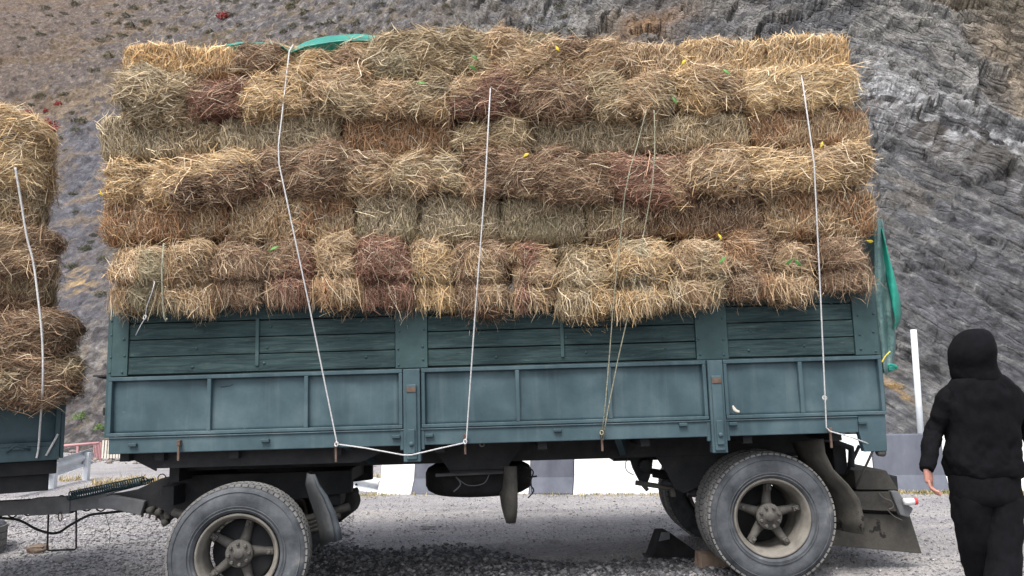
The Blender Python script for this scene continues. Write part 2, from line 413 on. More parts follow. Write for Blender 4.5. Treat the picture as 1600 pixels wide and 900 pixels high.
def build_hill():
    nu, nv = 1300, 1000
    us = np.linspace(-.95, .95, nu); ts = np.linspace(0, 1, nv)
    U, TT = np.meshgrid(us, ts)
    foot = np.interp(U, [-1.15, -.65, -.45, -.3, 0, .3, .5, 1.15], [26, 24, 22, 18.5, 16, 14.2, 13.5, 13])
    slope = np.interp(U, [-1.15, -.65, -.3, 0, .25, .45, 1.15], [.66, .70, .76, .86, 1.05, 1.15, 1.15])
    far = np.interp(U, [-1.15, -.5, 0, .4, 1.15], [150, 140, 90, 50, 50])
    Y = foot - 1.5 + (far - foot + 1.5) * TT ** 1.55
    X = U * Y
    t = Y - foot
    h = slope * (np.sqrt(t * t + 2.0) + t) / 2 - .35
    g = G(X, np.minimum(Y, 20))
    Z = g + h - .1
    # outcrop bulges, gullies
    px = 800 + 1200 * X / (Y * math.cos(TH) + (Z - CZ) * math.sin(TH)); py = 450 - 1200 * ((Z - CZ) * math.cos(TH) - Y * math.sin(TH)) / (Y * math.cos(TH) + (Z - CZ) * math.sin(TH))
    w = fbm(X * .12, Y * .12, Z * .12, 3, 31)
    rock = sstep(1180, 1420, px + 260 * w + .25 * (py - 200))          # right cliff
    mid = sstep(430, 760, px + 160 * w) * sstep(240, 90, py)             # rocky outcrops above the load
    R_ = np.clip(rock + .75 * mid, 0, 1)
    # displacement along (0,-s,c)
    nl = np.sqrt(1 + slope ** 2); ny_ = -slope / nl; nz_ = 1 / nl
    q = (X * .68 + Z * .73); al = (X * .73 - Z * .68)                        # across and along the strata
    wq = q + .9 * fbm(X * .25, Y * .25, Z * .25, 3, 41)
    def ridge(a, b, c, o, s): return 1 - 2 * np.abs(fbm(a, b, c, o, s))
    def cell(a, b, c, sd, j_=.35):
        a = a + j_ * vnoise(a * .7, b * .7, c * .7, sd + 1); b = b + j_ * vnoise(b * .9, c * .9, a * .9, sd + 2); c = c + j_ * vnoise(c * .8, a * .8, b * .8, sd + 3)
        c = c + .5 * hash3(np.floor(a).astype(np.int64), np.floor(b * 0 + 3).astype(np.int64), np.floor(c * 0).astype(np.int64), sd + 9)
        return hash3(np.floor(a).astype(np.int64), np.floor(b).astype(np.int64), np.floor(c).astype(np.int64), sd) * 2 - 1
    d_rock = .9 * fbm(al * .14, Y * .15, wq * .40, 3, 51) + .36 * ridge(al * .25, Y * .25, wq * .9, 2, 52) + .42 * cell(al * .45, Y * .4, wq * 1.1, 57, .6) + .17 * cell(al * 1.3, Y * 1.1, wq * 4.0, 58) + .06 * cell(al * 3.0, Y * 2.4, wq * 9.0, 59) + .10 * ridge(al * .9, Y * .8, wq * 3.0, 3, 53) + .07 * fbm(X * 5, Y * 5, Z * 5, 3, 55)
    d_soft = .9 * fbm(X * .07, Y * .07, Z * .07, 3, 61) + .16 * fbm(X * .8, Y * .8, Z * .8, 4, 62) + .10 * fbm(X * 3, Y * 3, Z * 3, 3, 63) + .10 * np.maximum(vnoise(X * 1.6, Y * 1.6, Z * 1.6, 64) - .35, 0) * 3
    shale = sstep(1300, 1420, px) * sstep(170 + .45 * (px - 1340), 230 + .45 * (px - 1340), py)
    D = d_soft * (1 - R_) + d_rock * R_ * (1 - .45 * shale)
    rub = np.exp(-((t - 2.5) / 3.0) ** 2) * (1 - rock)
    D = D + rub * .35 * np.maximum(fbm(X * 1.3, Y * 1.3, Z * 1.3, 3, 71), 0)
    fade = sstep(-1.0, 1.0, t)
    scl = np.clip(Y / 25, .8, 2.2)
    Y2 = Y + ny_ * D * fade * scl; Z2 = Z + nz_ * D * fade * scl
    # ---- colour of the ground cover and of the rock beds (their own colour, no light)
    def c3(*c): return np.array(c, np.float32)
    n1 = fbm(X * .22, Y * .22, Z * .22, 5, 81); n2 = fbm(X * .9, Y * .9, Z * .9, 5, 82); n3 = fbm(X * 3, Y * 3, Z * 3, 3, 83)
    def lay(C, m, c): m = np.clip(m, 0, 1)[..., None]; return C * (1 - m) + c * m
    n4 = fbm(X * 7, Y * 7, Z * 7, 2, 84); cc1 = cell(X * 2.2, Y * 2.2, Z * 2.2, 85, .6)
    C = np.zeros(X.shape + (3,), np.float32) + c3(.105, .097, .102)                    # purple grey scree
    C = lay(C, sstep(0, .45, n2) * .6, c3(.155, .145, .148))
    C = lay(C, sstep(-.05, .30, n1 + .35 * n2) * .75, c3(.145, .105, .072))                 # dry turf
    C = lay(C, sstep(.12, .4, n3 * .7 + n2 * .5) * .6, c3(.20, .155, .10))
    C = lay(C, sstep(.12, .42, n2 * .6 + n1 * .4 - n3 * .4) * .6, c3(.068, .070, .038))              # low green brown scrub
    C = lay(C, sstep(.55, .8, cc1) * .55, c3(.26, .245, .235))                              # pale stones
    upper_left = sstep(420, 60, px + .8 * py)
    C = lay(C, upper_left * .5, c3(.135, .092, .066))
    gully = np.exp(-((px - 128 + .10 * (py - 300)) / 62) ** 2) * sstep(150, 260, py) * sstep(600, 500, py)
    C = lay(C, gully * .85, c3(.125, .125, .148) ) 
    spur = np.exp(-((py - (182 - .34 * px) - 14 * n1) / 16) ** 2) * sstep(230, 180, px)
    C = lay(C, spur * (.45 + .4 * n3), c3(.29, .215, .14))
    C = lay(C, sstep(230, 200, px) * sstep(165, 200, py + .3 * px) * sstep(420, 330, py) * sstep(0, .35, n2 + .4 * n3) * .5, c3(.24, .175, .11))
    C = lay(C, np.exp(-((px - 128) / 26) ** 2 - ((py - 455) / 30) ** 2) * sstep(-.25, .2, n3), c3(.40, .28, .15))
    C = lay(C, rub * sstep(.0, .35, n2 + .4 * n4) * .6, c3(.32, .30, .28))
    C = lay(C, rub * sstep(.1, .4, -n2) * .6, c3(.20, .145, .10))
    # rock
    bed = fbm(al * .22, Y * .2, wq * 1.3, 4, 91); bed2 = fbm(al * .7, Y * .5, wq * 6, 3, 92); ck = cell(al * 1.1, Y * 1.0, wq * 3.2, 58)
    K = np.zeros(X.shape + (3,), np.float32) + c3(.150, .150, .160)
    K = lay(K, sstep(-.05, .35, bed + .4 * n3) * .8, c3(.27, .268, .27))
    K = lay(K, sstep(.0, .4, bed2) * .6, c3(.085, .086, .096))
    K = lay(K, sstep(.1, .45, -bed + .3 * n2) * .6, c3(.15, .125, .10))
    ck2 = cell(al * .45, Y * .4, wq * 1.1, 57, .6); K = lay(K, sstep(.25, .6, ck2) * .45, c3(.31, .30, .28)); K = lay(K, sstep(.3, .7, -ck2) * .5, c3(.085, .085, .095)); K *= (1 + .30 * ck)[..., None]
    band = np.exp(-((py - (150 + .42 * (px - 1350) + 26 * n2 + 26 * n3)) / 40) ** 2) * sstep(1300, 1370, px)
    K = lay(K, band * sstep(-.35, .15, n3 + .6 * n2 + .5 * n4) * .9, c3(.48, .485, .51))
    pale_top = sstep(1290, 1380, px + 30 * n2) * sstep(170, 90, py - .25 * (px - 1400))
    K = lay(K, pale_top * sstep(-.2, .3, bed2 + .5 * n3 + .3 * n2) * .75, c3(.36, .35, .335))
    K = lay(K, shale * .75, c3(.118, .122, .138)); K = lay(K, shale * sstep(.0, .30, bed2 + .4 * n2 + .3 * n4) * .7, c3(.25, .248, .245))
    K = lay(K, shale * sstep(.30, .5, n2 - .2 * n3) * .35, c3(.25, .21, .165))
    tan = sstep(1425, 1490, px - .75 * py + 30 * n2) * sstep(270, 200, py - .3 * (px - 1600))
    K = lay(K, tan * .8, c3(.40, .33, .255)); K = lay(K, tan * sstep(-.05, .2, bed2 + .3 * n3) * .75, c3(.085, .078, .07))
    cap = sstep(1470, 1500, px) * sstep(45, 20, py - .05 * (px - 1500))
    K = lay(K, cap * .6, c3(.10, .09, .07))
    org = np.exp(-(((px - 1020) + 1.4 * (py - 38)) / 42) ** 2 - ((py - 45) / 34) ** 2)
    K = lay(K, org * 1.1, c3(.27, .165, .09))
    wetlow = np.exp(-((px - 1402) / 30) ** 2 - ((py - 605 - .8 * (px - 1400)) / 15) ** 2)
    Cc = lay(C, R_, K)
    Cc = lay(Cc, wetlow, c3(.38, .26, .14))
    path = np.exp(-((py - (470 + .55 * (px - 1390))) / 12) ** 2) * sstep(1370, 1400, px) * sstep(1500, 1470, px)
    Cc = lay(Cc, path * .8, c3(.17, .17, .19))
    Cc = np.clip(Cc * (1 + .38 * n3 + .30 * n4)[..., None], .01, .8)
    V = np.stack([X, Y2, Z2], -1).reshape(-1, 3)
    i, j = np.meshgrid(np.arange(nu - 1), np.arange(nv - 1)); a = (j * nu + i).ravel()
    F = np.stack([a, a + 1, a + nu + 1, a + nu], 1)
    o = np_mesh('hillside', V, F, M['hill'], smooth=False, tint=Cc.reshape(-1, 3), extra={'strata': (R_ * .9).ravel()})
    tag(o, kind='structure')
    from mathutils.bvhtree import BVHTree
    # coarse height look-up used to stand plants on the slope
    s = 4
    sx, sy = X[::s, ::s], Y2[::s, ::s]; sz = Z2[::s, ::s]
    n_v, n_u = sx.shape
    vv = [tuple(p) for p in np.stack([sx, sy, sz], -1).reshape(-1, 3)]
    ff = [(j * n_u + i, j * n_u + i + 1, (j + 1) * n_u + i + 1, (j + 1) * n_u + i) for j in range(n_v - 1) for i in range(n_u - 1)]
    return BVHTree.FromPolygons(vv, ff)
HILL = build_hill()
def on_hill(px, py):
    o = Vector((0, 0, CZ)); d = (P(px, py, 10) - o).normalized()
    h = HILL.ray_cast(o, d)
    return h[0]

# ---- leafy tufts
def tuft_mesh(name, r, h, n, cols, seed, leaf=.05):
    g = np.random.default_rng(seed)
    th = g.uniform(0, 2 * np.pi, n); ph = np.arccos(g.uniform(0, 1, n)); rr = g.uniform(.35, 1, n) ** .5
    lump = 1 + .35 * np.sin(3 * th + seed) * np.sin(2 * ph)
    c = np.stack([r * rr * lump * np.sin(ph) * np.cos(th), r * rr * lump * np.sin(ph) * np.sin(th), h * rr * np.cos(ph) * lump + .02], 1)
    a = g.normal(size=(n, 3)); a /= np.linalg.norm(a, axis=1, keepdims=True)
    b = np.cross(a, g.normal(size=(n, 3))); b /= np.linalg.norm(b, axis=1, keepdims=True)
    s = leaf * g.uniform(.6, 1.4, (n, 1))
    V = np.stack([c - a * s, c + b * s * .45, c + a * s, c - b * s * .45], 1).reshape(-1, 3)
    F = np.arange(4 * n).reshape(n, 4)
    cc = np.array(cols)[g.integers(0, len(cols), n)] * g.uniform(.7, 1.3, (n, 1))
    return V, F, np.repeat(cc, 4, 0)
def plant(name, V, F, Cc, stems, **k):
    root = empty(name, **k)
    np_mesh('foliage', V, F, M['plant'], root, tint=Cc)
    mb = MB()
    for s in stems: mb.tube([(0, 0, -.1), s], [.018, .008], 5)
    mb.build('stem', M['brownstone'], root)
    return root
def copy_tree(o, parent=None):
    c = o.copy(); COL.objects.link(c)
    if parent: c.parent = parent
    for ch in list(o.children): copy_tree(ch, c)
    return c
def scatter_plants():
    g = random.Random(3)
    protos = []
    for i in range(4):
        V, F, Cc = tuft_mesh('t', .55, .42, 420, [(.075, .085, .045), (.10, .105, .058), (.14, .125, .075), (.06, .065, .042)], 20 + i, .06)
        r = plant('hillside_shrub', V, F, Cc, [(.2, .1, .3), (-.2, .05, .3), (0, -.2, .28)],
                  label='low dark green shrub growing on the grey scree slope', cat='shrub', group='low shrubs scattered over the slope')
        protos.append(r)
    used = [False] * 4; spots = []
    while len(spots) < 115:
        px = g.uniform(0, 640) if g.random() < .85 else g.uniform(640, 900); py = g.uniform(2, 110) if px > 170 else g.uniform(2, 470)
        if px > 175 and py > 62: continue
        if px < 110 and py > 170 + max(0, px) * .8: continue
        if any((px - a) ** 2 + ((py - b) * 1.4) ** 2 < 15 ** 2 for a, b in spots): continue
        spots.append((px, py))
    for k, (px, py) in enumerate(spots):
        p = on_hill(px, py)
        if p is None: continue
        i = k % 4; o = protos[i] if not used[i] else copy_tree(protos[i]); used[i] = True
        o.location = p - Vector((0, 0, .05)); s = g.uniform(.3, .95) * (p.y / 50) ** .6
        o.scale = (s * g.uniform(.9, 1.5), s, s * g.uniform(.7, 1.0)); o.rotation_euler = (0, 0, g.uniform(0, 6))
    reds = [(75, 207, 1.3, 'bright red autumn bush nearest the top of the hay on the truck'), (92, 165, .5, 'small red bush on the tan ridge of the slope'),
            (46, 180, .6, 'small faint red bush just above the truck hay'), (349, 30, .8, 'red bush on the slope beneath the top edge of the photo'),
            (72, 175, .4, 'tiny red bush between two others on the tan ridge')]
    first = None
    for px, py, s, lab in reds:
        p = on_hill(px, py)
        if first is None:
            V, F, Cc = tuft_mesh('t', .5, .6, 360, [(.30, .03, .035), (.42, .06, .06), (.22, .04, .03)], 77, .08)
            first = o = plant('red_bush', V, F, Cc, [(.2, .1, .4), (-.2, .05, .4), (0, -.2, .38)], cat='bush', group='red bushes on the slope')
        else: o = copy_tree(first)
        o['label'] = lab; o.location = p - Vector((0, 0, .05)); k = s * (p.y / 45); o.scale = (k, k, k); o.rotation_euler = (0, 0, s * 7)
    for px, py, s, lab in ((128, 655, .42, 'upper green weed clump among the rubble left of the trailer'), (157, 672, .36, 'lower green weed clump among the rubble left of the trailer')):
        p = on_hill(px, py)
        V, F, Cc = tuft_mesh('t', .6, .5, 300, [(.12, .22, .06), (.18, .27, .09)], int(px), .07)
        o = plant('green_weed', V, F, Cc, [(.2, .1, .3), (-.2, .05, .3)], label=lab, cat='weed', group='green weeds in the rubble')
        o.location = p; o.scale = (s, s, s)
    for px, py, s, lab in ((1398, 603, 1.0, 'tan dry grass tussock left of the white pole'), (1412, 622, .7, 'smaller dry grass tussock low beside the white pole'),
                           (1440, 40, 1.3, 'grey green bush clinging to the tan rock at top right'), (1368, 392, .01, '')):
        if s < .1: continue
        p = on_hill(px, py)
        if p is None: continue
        cl = [(.42, .28, .12), (.50, .36, .18)] if py > 300 else [(.13, .13, .08), (.17, .16, .10)]
        V, F, Cc = tuft_mesh('t', .5, .45, 900, cl, int(px), .035)
        o = plant('dry_tussock' if py > 300 else 'cliff_bush', V, F, Cc, [(.2, .1, .3), (-.2, .05, .3)], label=lab, cat='grass tussock' if py > 300 else 'bush')
        o.location = p - Vector((0, 0, .05)); k = s * p.y / 48; o.scale = (k, k, k * .8)
scatter_plants()

# ---- gravel: thousands of loose stones, one mass
def stones(name, n, spotfn, smin, smax, seed, cols, flat=.55):
    g = np.random.default_rng(seed)
    x, y = spotfn(g, n); n = len(x)
    base = np.array([(1, 0, 0), (-1, 0, 0), (0, 1, 0), (0, -1, 0), (0, 0, 1), (0, 0, -1), (.6, .6, .5), (-.6, .6, -.4), (.6, -.6, .4), (-.6, -.6, .5)])
    from itertools import combinations
    bm = bmesh.new(); [bm.verts.new(b) for b in base]; bmesh.ops.convex_hull(bm, input=bm.verts); bmesh.ops.triangulate(bm, faces=bm.faces)
    bm.verts.ensure_lookup_table(); bv = np.array([v.co[:] for v in bm.verts]); bf = np.array([[v.index for v in f.verts] for f in bm.faces if len(f.verts) == 3]); bm.free()
    nb = len(bv)
    s = smin * (smax / smin) ** (g.random(n) ** 2.2)
    V = bv[None] * g.uniform(.65, 1.25, (n, nb, 1)) * s[:, None, None] * np.stack([g.uniform(.7, 1.3, n), g.uniform(.7, 1.3, n), g.uniform(.35, .8, n)], 1)[:, None] 
    a = g.uniform(0, 6.28, n); ca, sa = np.cos(a)[:, None], np.sin(a)[:, None]
    vx = V[..., 0] * ca - V[..., 1] * sa; vy = V[..., 0] * sa + V[..., 1] * ca; vz = V[..., 2]
    vz = vz + vx * g.normal(0, .25, (n, 1))
    z = GR2(x, y)
    V = np.stack([vx + x[:, None], vy + y[:, None], vz + z[:, None] + (s * .12)[:, None]], -1).reshape(-1, 3)
    F = (bf[None] + (np.arange(n) * nb)[:, None, None]).reshape(-1, 3)
    cc = np.array(cols)[g.integers(0, len(cols), n)] * g.uniform(.7, 1.25, (n, 1))
    o = np_mesh(name, V, F, M['gravelst'], tint=np.repeat(cc, nb, 0)); return tag(o, kind='stuff')
M['gravelst'] = attr_mat('loose_stone', 'tint', 0.9)
def sp_wide(g, n):
    y = 5.4 + 7.8 * g.random(n) ** 1.3; x = g.uniform(-1, 1, n) * (y * .75 + .3); return x, y
def sp_left(g, n):
    y = g.uniform(5.6, 11.0, n); x = -y * .7 + g.random(n) * (y * .5); return x, y
def sp_bank(g, n):
    x = g.uniform(-2.6, 2.0, n); lim = 8.45 - .50 * (x + 2) - .2 * np.sin(x * 3); y = lim + .15 - (lim - 5.2) * g.random(n) ** 1.3 + .12 * g.normal(size=n); return x, y
GC = [(.20, .19, .205), (.25, .24, .25), (.31, .30, .30), (.37, .355, .345), (.17, .17, .18), (.24, .23, .24)]
stones('gravel', 34000, sp_wide, .004, .016, 1, GC)
stones('gravel', 15000, sp_left, .006, .027, 2, [(.24, .23, .245), (.29, .28, .29), (.34, .33, .33), (.20, .195, .205)])
stones('dark_gravel', 26000, sp_bank, .009, .040, 3, [(.055, .055, .06), (.09, .09, .098), (.14, .138, .145), (.22, .215, .22)])
def sp_far(g, n):
    x = g.uniform(-16, -1, n); y = g.uniform(17, 22, n) + .35 * (np.abs(x) - 4); return x, y
stones('rubble', 1500, sp_far, .02, .13, 5, [(.2, .18, .17), (.30, .27, .25), (.15, .13, .115)])

# ---- dry grass ribbons
def grass(name, n, spot, hmin, hmax, cols, seed, w=.006, lean=.5):
    g = np.random.default_rng(seed); x, y = spot(g, n); n = len(x); z = GR2(x, y)
    h = g.uniform(hmin, hmax, n); a = g.uniform(0, 6.28, n); l = g.normal(0, lean, n) * h
    p0 = np.stack([x, y, z - .01], 1); p1 = p0 + np.stack([np.cos(a) * l * .35, np.sin(a) * l * .35, h * .6], 1); p2 = p0 + np.stack([np.cos(a) * l, np.sin(a) * l, h], 1)
    s = np.stack([np.cos(a + 1.3), np.sin(a + 1.3), 0 * a], 1) * w * g.uniform(.6, 1.4, (n, 1))
    V = np.stack([p0 - s, p0 + s, p1 - s * .8, p1 + s * .8, p2 - s * .2, p2 + s * .2], 1).reshape(-1, 3)
    k = (np.arange(n) * 6)[:, None]
    F = np.concatenate([k + np.array([[0, 1, 3, 2]]), k + np.array([[2, 3, 5, 4]])])
    cc = np.array(cols)[g.integers(0, len(cols), n)] * g.uniform(.75, 1.2, (n, 1))
    return tag(np_mesh(name, V, F, M['plant'], tint=np.repeat(cc, 6, 0)), kind='stuff')
# barrier line: left end A, right end B (base, front face)
BA = P(588, 774, 12.0); BB = P(1470, 770, 10.5)
bd = (BB - BA); bd.z = 0; BLEN = bd.length; bdir = bd.normalized(); bnor = Vector((bdir.y, -bdir.x, 0))   # towards the camera
def sp_bar(g, n):
    t = g.uniform(-3, BLEN + 5, n); o = np.abs(g.normal(0, .12, n)) - .02
    cl = vnoise(t * 1.6, 0 * t, 0 * t, 4); o = o * (1 + .6 * cl); k = g.random(n) < np.clip(.38 + .9 * vnoise(t * .8, 0 * t, 0 * t, 14) + .3 * cl, .06, 1)
    x = BA.x + bdir.x * t + bnor.x * o; y = BA.y + bdir.y * t + bnor.y * o; return x[k], y[k]
grass('dry_grass', 24000, sp_bar, .012, .065, [(.46, .37, .19), (.55, .45, .26), (.34, .27, .14), (.24, .25, .10)], 4, .005, .9)
def litter():
    g = np.random.default_rng(12); n = 420; x = g.uniform(-3.2, 4.2, n); y = g.uniform(5.0, 10.5, n); z = GR2(x, y) + .006; a = g.uniform(0, 6.28, n); L_ = g.uniform(.02, .07, n)
    d = np.stack([np.cos(a), np.sin(a), g.normal(0, .1, n)], 1) * L_[:, None]; sd_ = np.stack([-np.sin(a), np.cos(a), .3 + 0 * a], 1) * .002; c = np.stack([x, y, z], 1)
    V = np.stack([c - d - sd_, c - d + sd_, c + d + sd_, c + d - sd_], 1).reshape(-1, 3); col = np.array([(.42, .31, .17), (.25, .16, .09), (.06, .05, .045)])[g.integers(0, 3, n)]
    tag(np_mesh('straw_litter', V, np.arange(4 * n).reshape(n, 4), M['plant'], tint=np.repeat(col, 4, 0)), kind='stuff')
litter()
def sp_lg(g, n):
    t = g.uniform(0, 1, n); x = -9 + 7.5 * t + g.normal(0, .3, n); y = 14.6 - 1.0 * t + g.uniform(-.8, 1.2, n); k = vnoise(x * 1.5, y * 1.5, 0 * x, 3) > -.1; return x[k], y[k]
grass('dry_grass', 9000, sp_lg, .02, .12, [(.46, .36, .19), (.38, .30, .17), (.30, .25, .12)], 6, .008, .9)

# ================================================================== BARRIER, RAILS, FENCE
def barrier():
    root = empty('concrete_barrier', (0, 0, 0), label='long low concrete barrier painted in white and grey sections behind the trailer', cat='barrier')
    prof = [(0, 0), (0, .05), (.15, .26), (.24, .80), (.42, .80), (.51, .26), (.66, .05), (.66, 0)]
    # section boundaries measured on the photograph's base line
    marks = []
    for px in (588, 642, 694, 826, 895, 1052, 1140, 1372, 1486, 1640, 1790):
        u = (px - 800) / FP; t = None
        best = min(range(0, 1400), key=lambda k: abs(((BA.x + bdir.x * k * .01) / (BA.y + bdir.y * k * .01)) - u / (math.cos(TH) + .267 * math.sin(TH))))
        marks.append(best * .01)
    for k in range(len(marks) - 1):
        a, b = marks[k], marks[k + 1]; mb = MB(); nseg = 6
        for (p, q) in ((a, b),):
            vs = []
            for t in (p + .004, q - .004):
                base = BA + bdir * t; z0 = float(G(base.x, base.y)) - .03
                for o, z in prof:
                    w = base - bnor * o; vs.append((w.x, w.y, z0 + z))
            n = len(prof)
            mb.add(vs, [list(range(n)), list(range(2 * n - 1, n - 1, -1))] + [(i, (i + 1) % n, (i + 1) % n + n, i + n) for i in range(n)])
        white = k % 2 == 0
        mb.build('white_section' if white else 'grey_section', M['white'] if white else M['greypaint'], root, bevel=.012)
barrier()

def guardrail(A, B, posts, label, reflector=None, overhang=.0):
    root = empty('guardrail', A, label=label, cat='guardrail'); A = Vector(A); B = Vector(B)
    d = (B - A); L = d.length; d.normalize(); up = Vector((0, 0, 1)); n = d.cross(up).normalized()
    if n.y > 0: n = -n
    prof = [(.0, -.155), (.02, -.15), (.075, -.11), (.075, -.07), (.02, -.03), (.0, 0), (.02, .03), (.075, .07), (.075, .11), (.02, .15), (0, .155)]
    rows = []
    for i in range(9):
        t = i / 8 * L
        rows.append([(d * t + n * a + up * b) for a, b in prof])
    mb = MB(); sheet(mb, rows, .004); rail = mb.build('rail', M['galv'], root)
    mb = MB()
    for t in (L * .3, L * .8):
        mb.lathe([(0, -.02), (.018, -.02), (.018, 0), (0, 0)], c=d * t + n * .03, ax='y', n=10)
    mb.build('bolt', M['chassis'], rail)
    for t in posts:
        p = d * (L * t); zg = float(G(A.x + p.x, A.y + p.y)) - (A.z + p.z) - .1
        MB().box(p.x - .05, p.x + .05, p.y + .03, p.y + .13, zg, p.z + .1).build('post', M['galv'], root, bevel=.005)
    if reflector is not None:
        p = d * (L * reflector) + n * .03
        MB().prism([(p.x - .03, p.z - .05), (p.x + .05, p.z), (p.x - .03, p.z + .05)], -.03, 'y', p.y).build('reflector', M['red'], root)
guardrail(P(20, 752, 12.8), P(148, 711, 15.6), (.42, .86), 'silver guardrail end behind the truck and drawbar at left')
guardrail(P(430, 732, 14.5), P(597, 764, 12.4), (.25, .75), 'silver guardrail with red reflector meeting the barrier end', .66)

def fence():
    Y = 20.0
    root = empty('painted_fence', P(90, 735, Y), label='faded pink and white slatted fence left of the trailer', cat='fence')
    o = root.location
    def L(px, py, y=Y): return P(px, py, y) - o
    mb = MB(); mb.tube([L(60, 700), L(155, 692)], .035, 8); mb.build('top_rail', M['pink'], root)
    for k, px in enumerate((92, 122)):
        a, b = L(px, 697), L(px, 728); MB().box(a.x - .03, a.x + .03, -.03, .03, b.z, a.z).build('post', M['pink'], root)
    mb = MB()
    for i in range(6):
        a = L(148 + i * 2.4, 691); b = L(148 + i * 2.4, 722); mb.box(a.x - .012, a.x + .012, -.02, .02, b.z, a.z)
    mb.build('pink_panel', M['pink'], root)
    mb = MB()
    for i in range(11):
        a = L(162 + i * 4.6, 688); b = L(162 + i * 4.6, 716); mb.box(a.x - .022, a.x + .022, -.02, .02, b.z, a.z)
    mb.build('white_panel', M['cream'], root)
    MB().box(L(118, 720).x, L(168, 720).x, .05, .3, L(120, 735).z, L(120, 722).z).build('low_wall', M['cream'], root)
    MB().box(L(168.5, 720).x, L(178, 720).x, .04, .3, L(120, 733).z, L(120, 718).z).build('grey_block', M['greypaint'], root)
    MB().box(L(178.5, 720).x, L(215, 720).x, .05, .3, L(120, 732).z, L(120, 715).z).build('white_block', M['white'], root)
fence()

def pole():
    a = P(1428, 515, 11.6); b = P(1438, 668, 11.6)
    mb = MB(); mb.lathe([(0, 0), (.045, 0), (.045, 2.05), (.0, 2.06)], n=16, ax='z'); 
    z0 = float(G(b.x, 11.6))
    o = empty('white_pole', (b.x, 11.6, z0), label='thin white pole standing behind the barrier beside the person', cat='pole')
    h = a.z - z0
    MB().lathe([(0, 0), (.045, 0), (.045, h), (0, h + .004)], n=16, ax='z').build('shaft', M['galv'], o)
    MB().box(-.09, .09, -.09, .09, -.02, .03).build('base_plate', M['galv'], o)
pole()

# ================================================================== WHEELS
def spoked_wheel(parent, c, Rt, w, name='wheel', rot=0.0, lead=True, steer=0.0):
    """outer face at c.y (towards -y), tyre width w going +y"""
    root = empty(name, c); root.parent = parent; root.rotation_euler = (0, rot, steer)
    s = Rt / .505
    prof = [(.300, .035), (.312, .006), (.335, -.002), (.375, -.012), (.425, -.010), (.462, .004), (.485, .022), (.500, .045), (.505, .075), (.505, w - .075), (.500, w - .045), (.485, w - .022), (.462, w - .004), (.425, w + .010), (.375, w + .012), (.335, w), (.300, w - .03), (.292, w * .5)]
    prof = [(r * s, q) for r, q in prof]
    mb = MB(); mb.lathe(prof, n=120, closed=True).mat(M['rubber'])
    for rr in (.325, .345, .448):
        mb.lathe([(rr * s, -.014 if rr < .44 else -.004), (rr * s + .004, -.018 if rr < .44 else -.008), (rr * s + .008, -.013 if rr < .44 else -.002)], n=96)
    tyre = mb.build('tyre', M['rubber'], root)
    mb = MB(); nL = 64
    for k in range(nL):
        for r_, (q0, q1) in enumerate(((.018, .062), (.070, .105), (.112, w - .112), (w - .105, w - .070), (w - .062, w - .018))):
            if q1 - q0 < .01: continue
            a = 2 * math.pi * (k + (.5 if r_ % 2 else 0)) / nL; ca = .78 * math.pi / nL
            rin = Rt * (.965 if r_ in (0, 4) else .985); rout = Rt * (.994 if r_ in (0, 4) else 1.006)
            vs = []
            for rr in (rin, rout):
                for (aa, q) in ((a - ca, q0), (a + ca, q0), (a + ca, q1), (a - ca, q1)):
                    vs.append((rr * math.cos(aa), q, rr * math.sin(aa)))
            mb.add(vs, [(3, 2, 1, 0), (4, 5, 6, 7), (0, 1, 5, 4), (1, 2, 6, 5), (2, 3, 7, 6), (3, 0, 4, 7)])
    mb.build('tread', M['tread'], tyre)
    mb = MB(); mb.lathe([(.300, .055), (.303, .012), (.296, .002), (.284, .008), (.276, .030), (.262, .050), (.256, .085), (.252, .20), (.250, w - .03), (.262, w - .02), (.275, w - .01), (.28, w - .02), (.268, w - .05), (.262, .1), (.275, .06)], n=96, closed=True)
    mb.build('rim', M['rim'], root)
    if lead:
        hub = MB(); hy = .11
        hub.lathe([(0, hy - .052), (.030, hy - .052), (.036, hy - .045), (.040, hy - .036), (.092, hy - .034), (.100, hy - .026), (.102, hy - .004), (.092, hy + .01), (.085, hy + .06), (.080, w), (0, w)], n=48)
        ho = hub.build('hub', M['hub'], root)
        for k in range(8):
            a = 2 * math.pi * (k + .5) / 8
            MB().lathe([(0, hy - .054), (.010, hy - .054), (.014, hy - .048), (.014, hy - .030), (0, hy - .030)], c=(.076 * math.cos(a), 0, .076 * math.sin(a)), n=6, smooth=False).build('bolt', M['hub'], ho)
        for k in range(5):
            a = 2 * math.pi * k / 5 + R(90); d = Vector((math.cos(a), 0, math.sin(a)))
            mb = MB(); mb.tube([d * .07 + Vector((0, hy + .045, 0)), d * .13 + Vector((0, hy + .05, 0)), d * .19 + Vector((0, hy + .035, 0)), d * .246 + Vector((0, hy + .02, 0))], [.046, .036, .030, .030], 14)
            sp = mb.build('spoke', M['hub'], root)
            cl = MB(); p = d * .222 + Vector((0, hy - .016, 0)); t = Vector((-d.z, 0, d.x))
            m = Matrix.Translation(p) @ Matrix((( d.x, 0, t.x), (0, 1, 0), (d.z, 0, t.z))).to_4x4()
            cl.box(-.022, .030, -.010, .02, -.021, .021, m); cl.lathe([(0, -.03), (.013, -.03), (.013, -.01), (0, -.01)], c=p, n=6, smooth=False)
            cl.build('clamp', M['hub'], sp, bevel=.006)
    return root

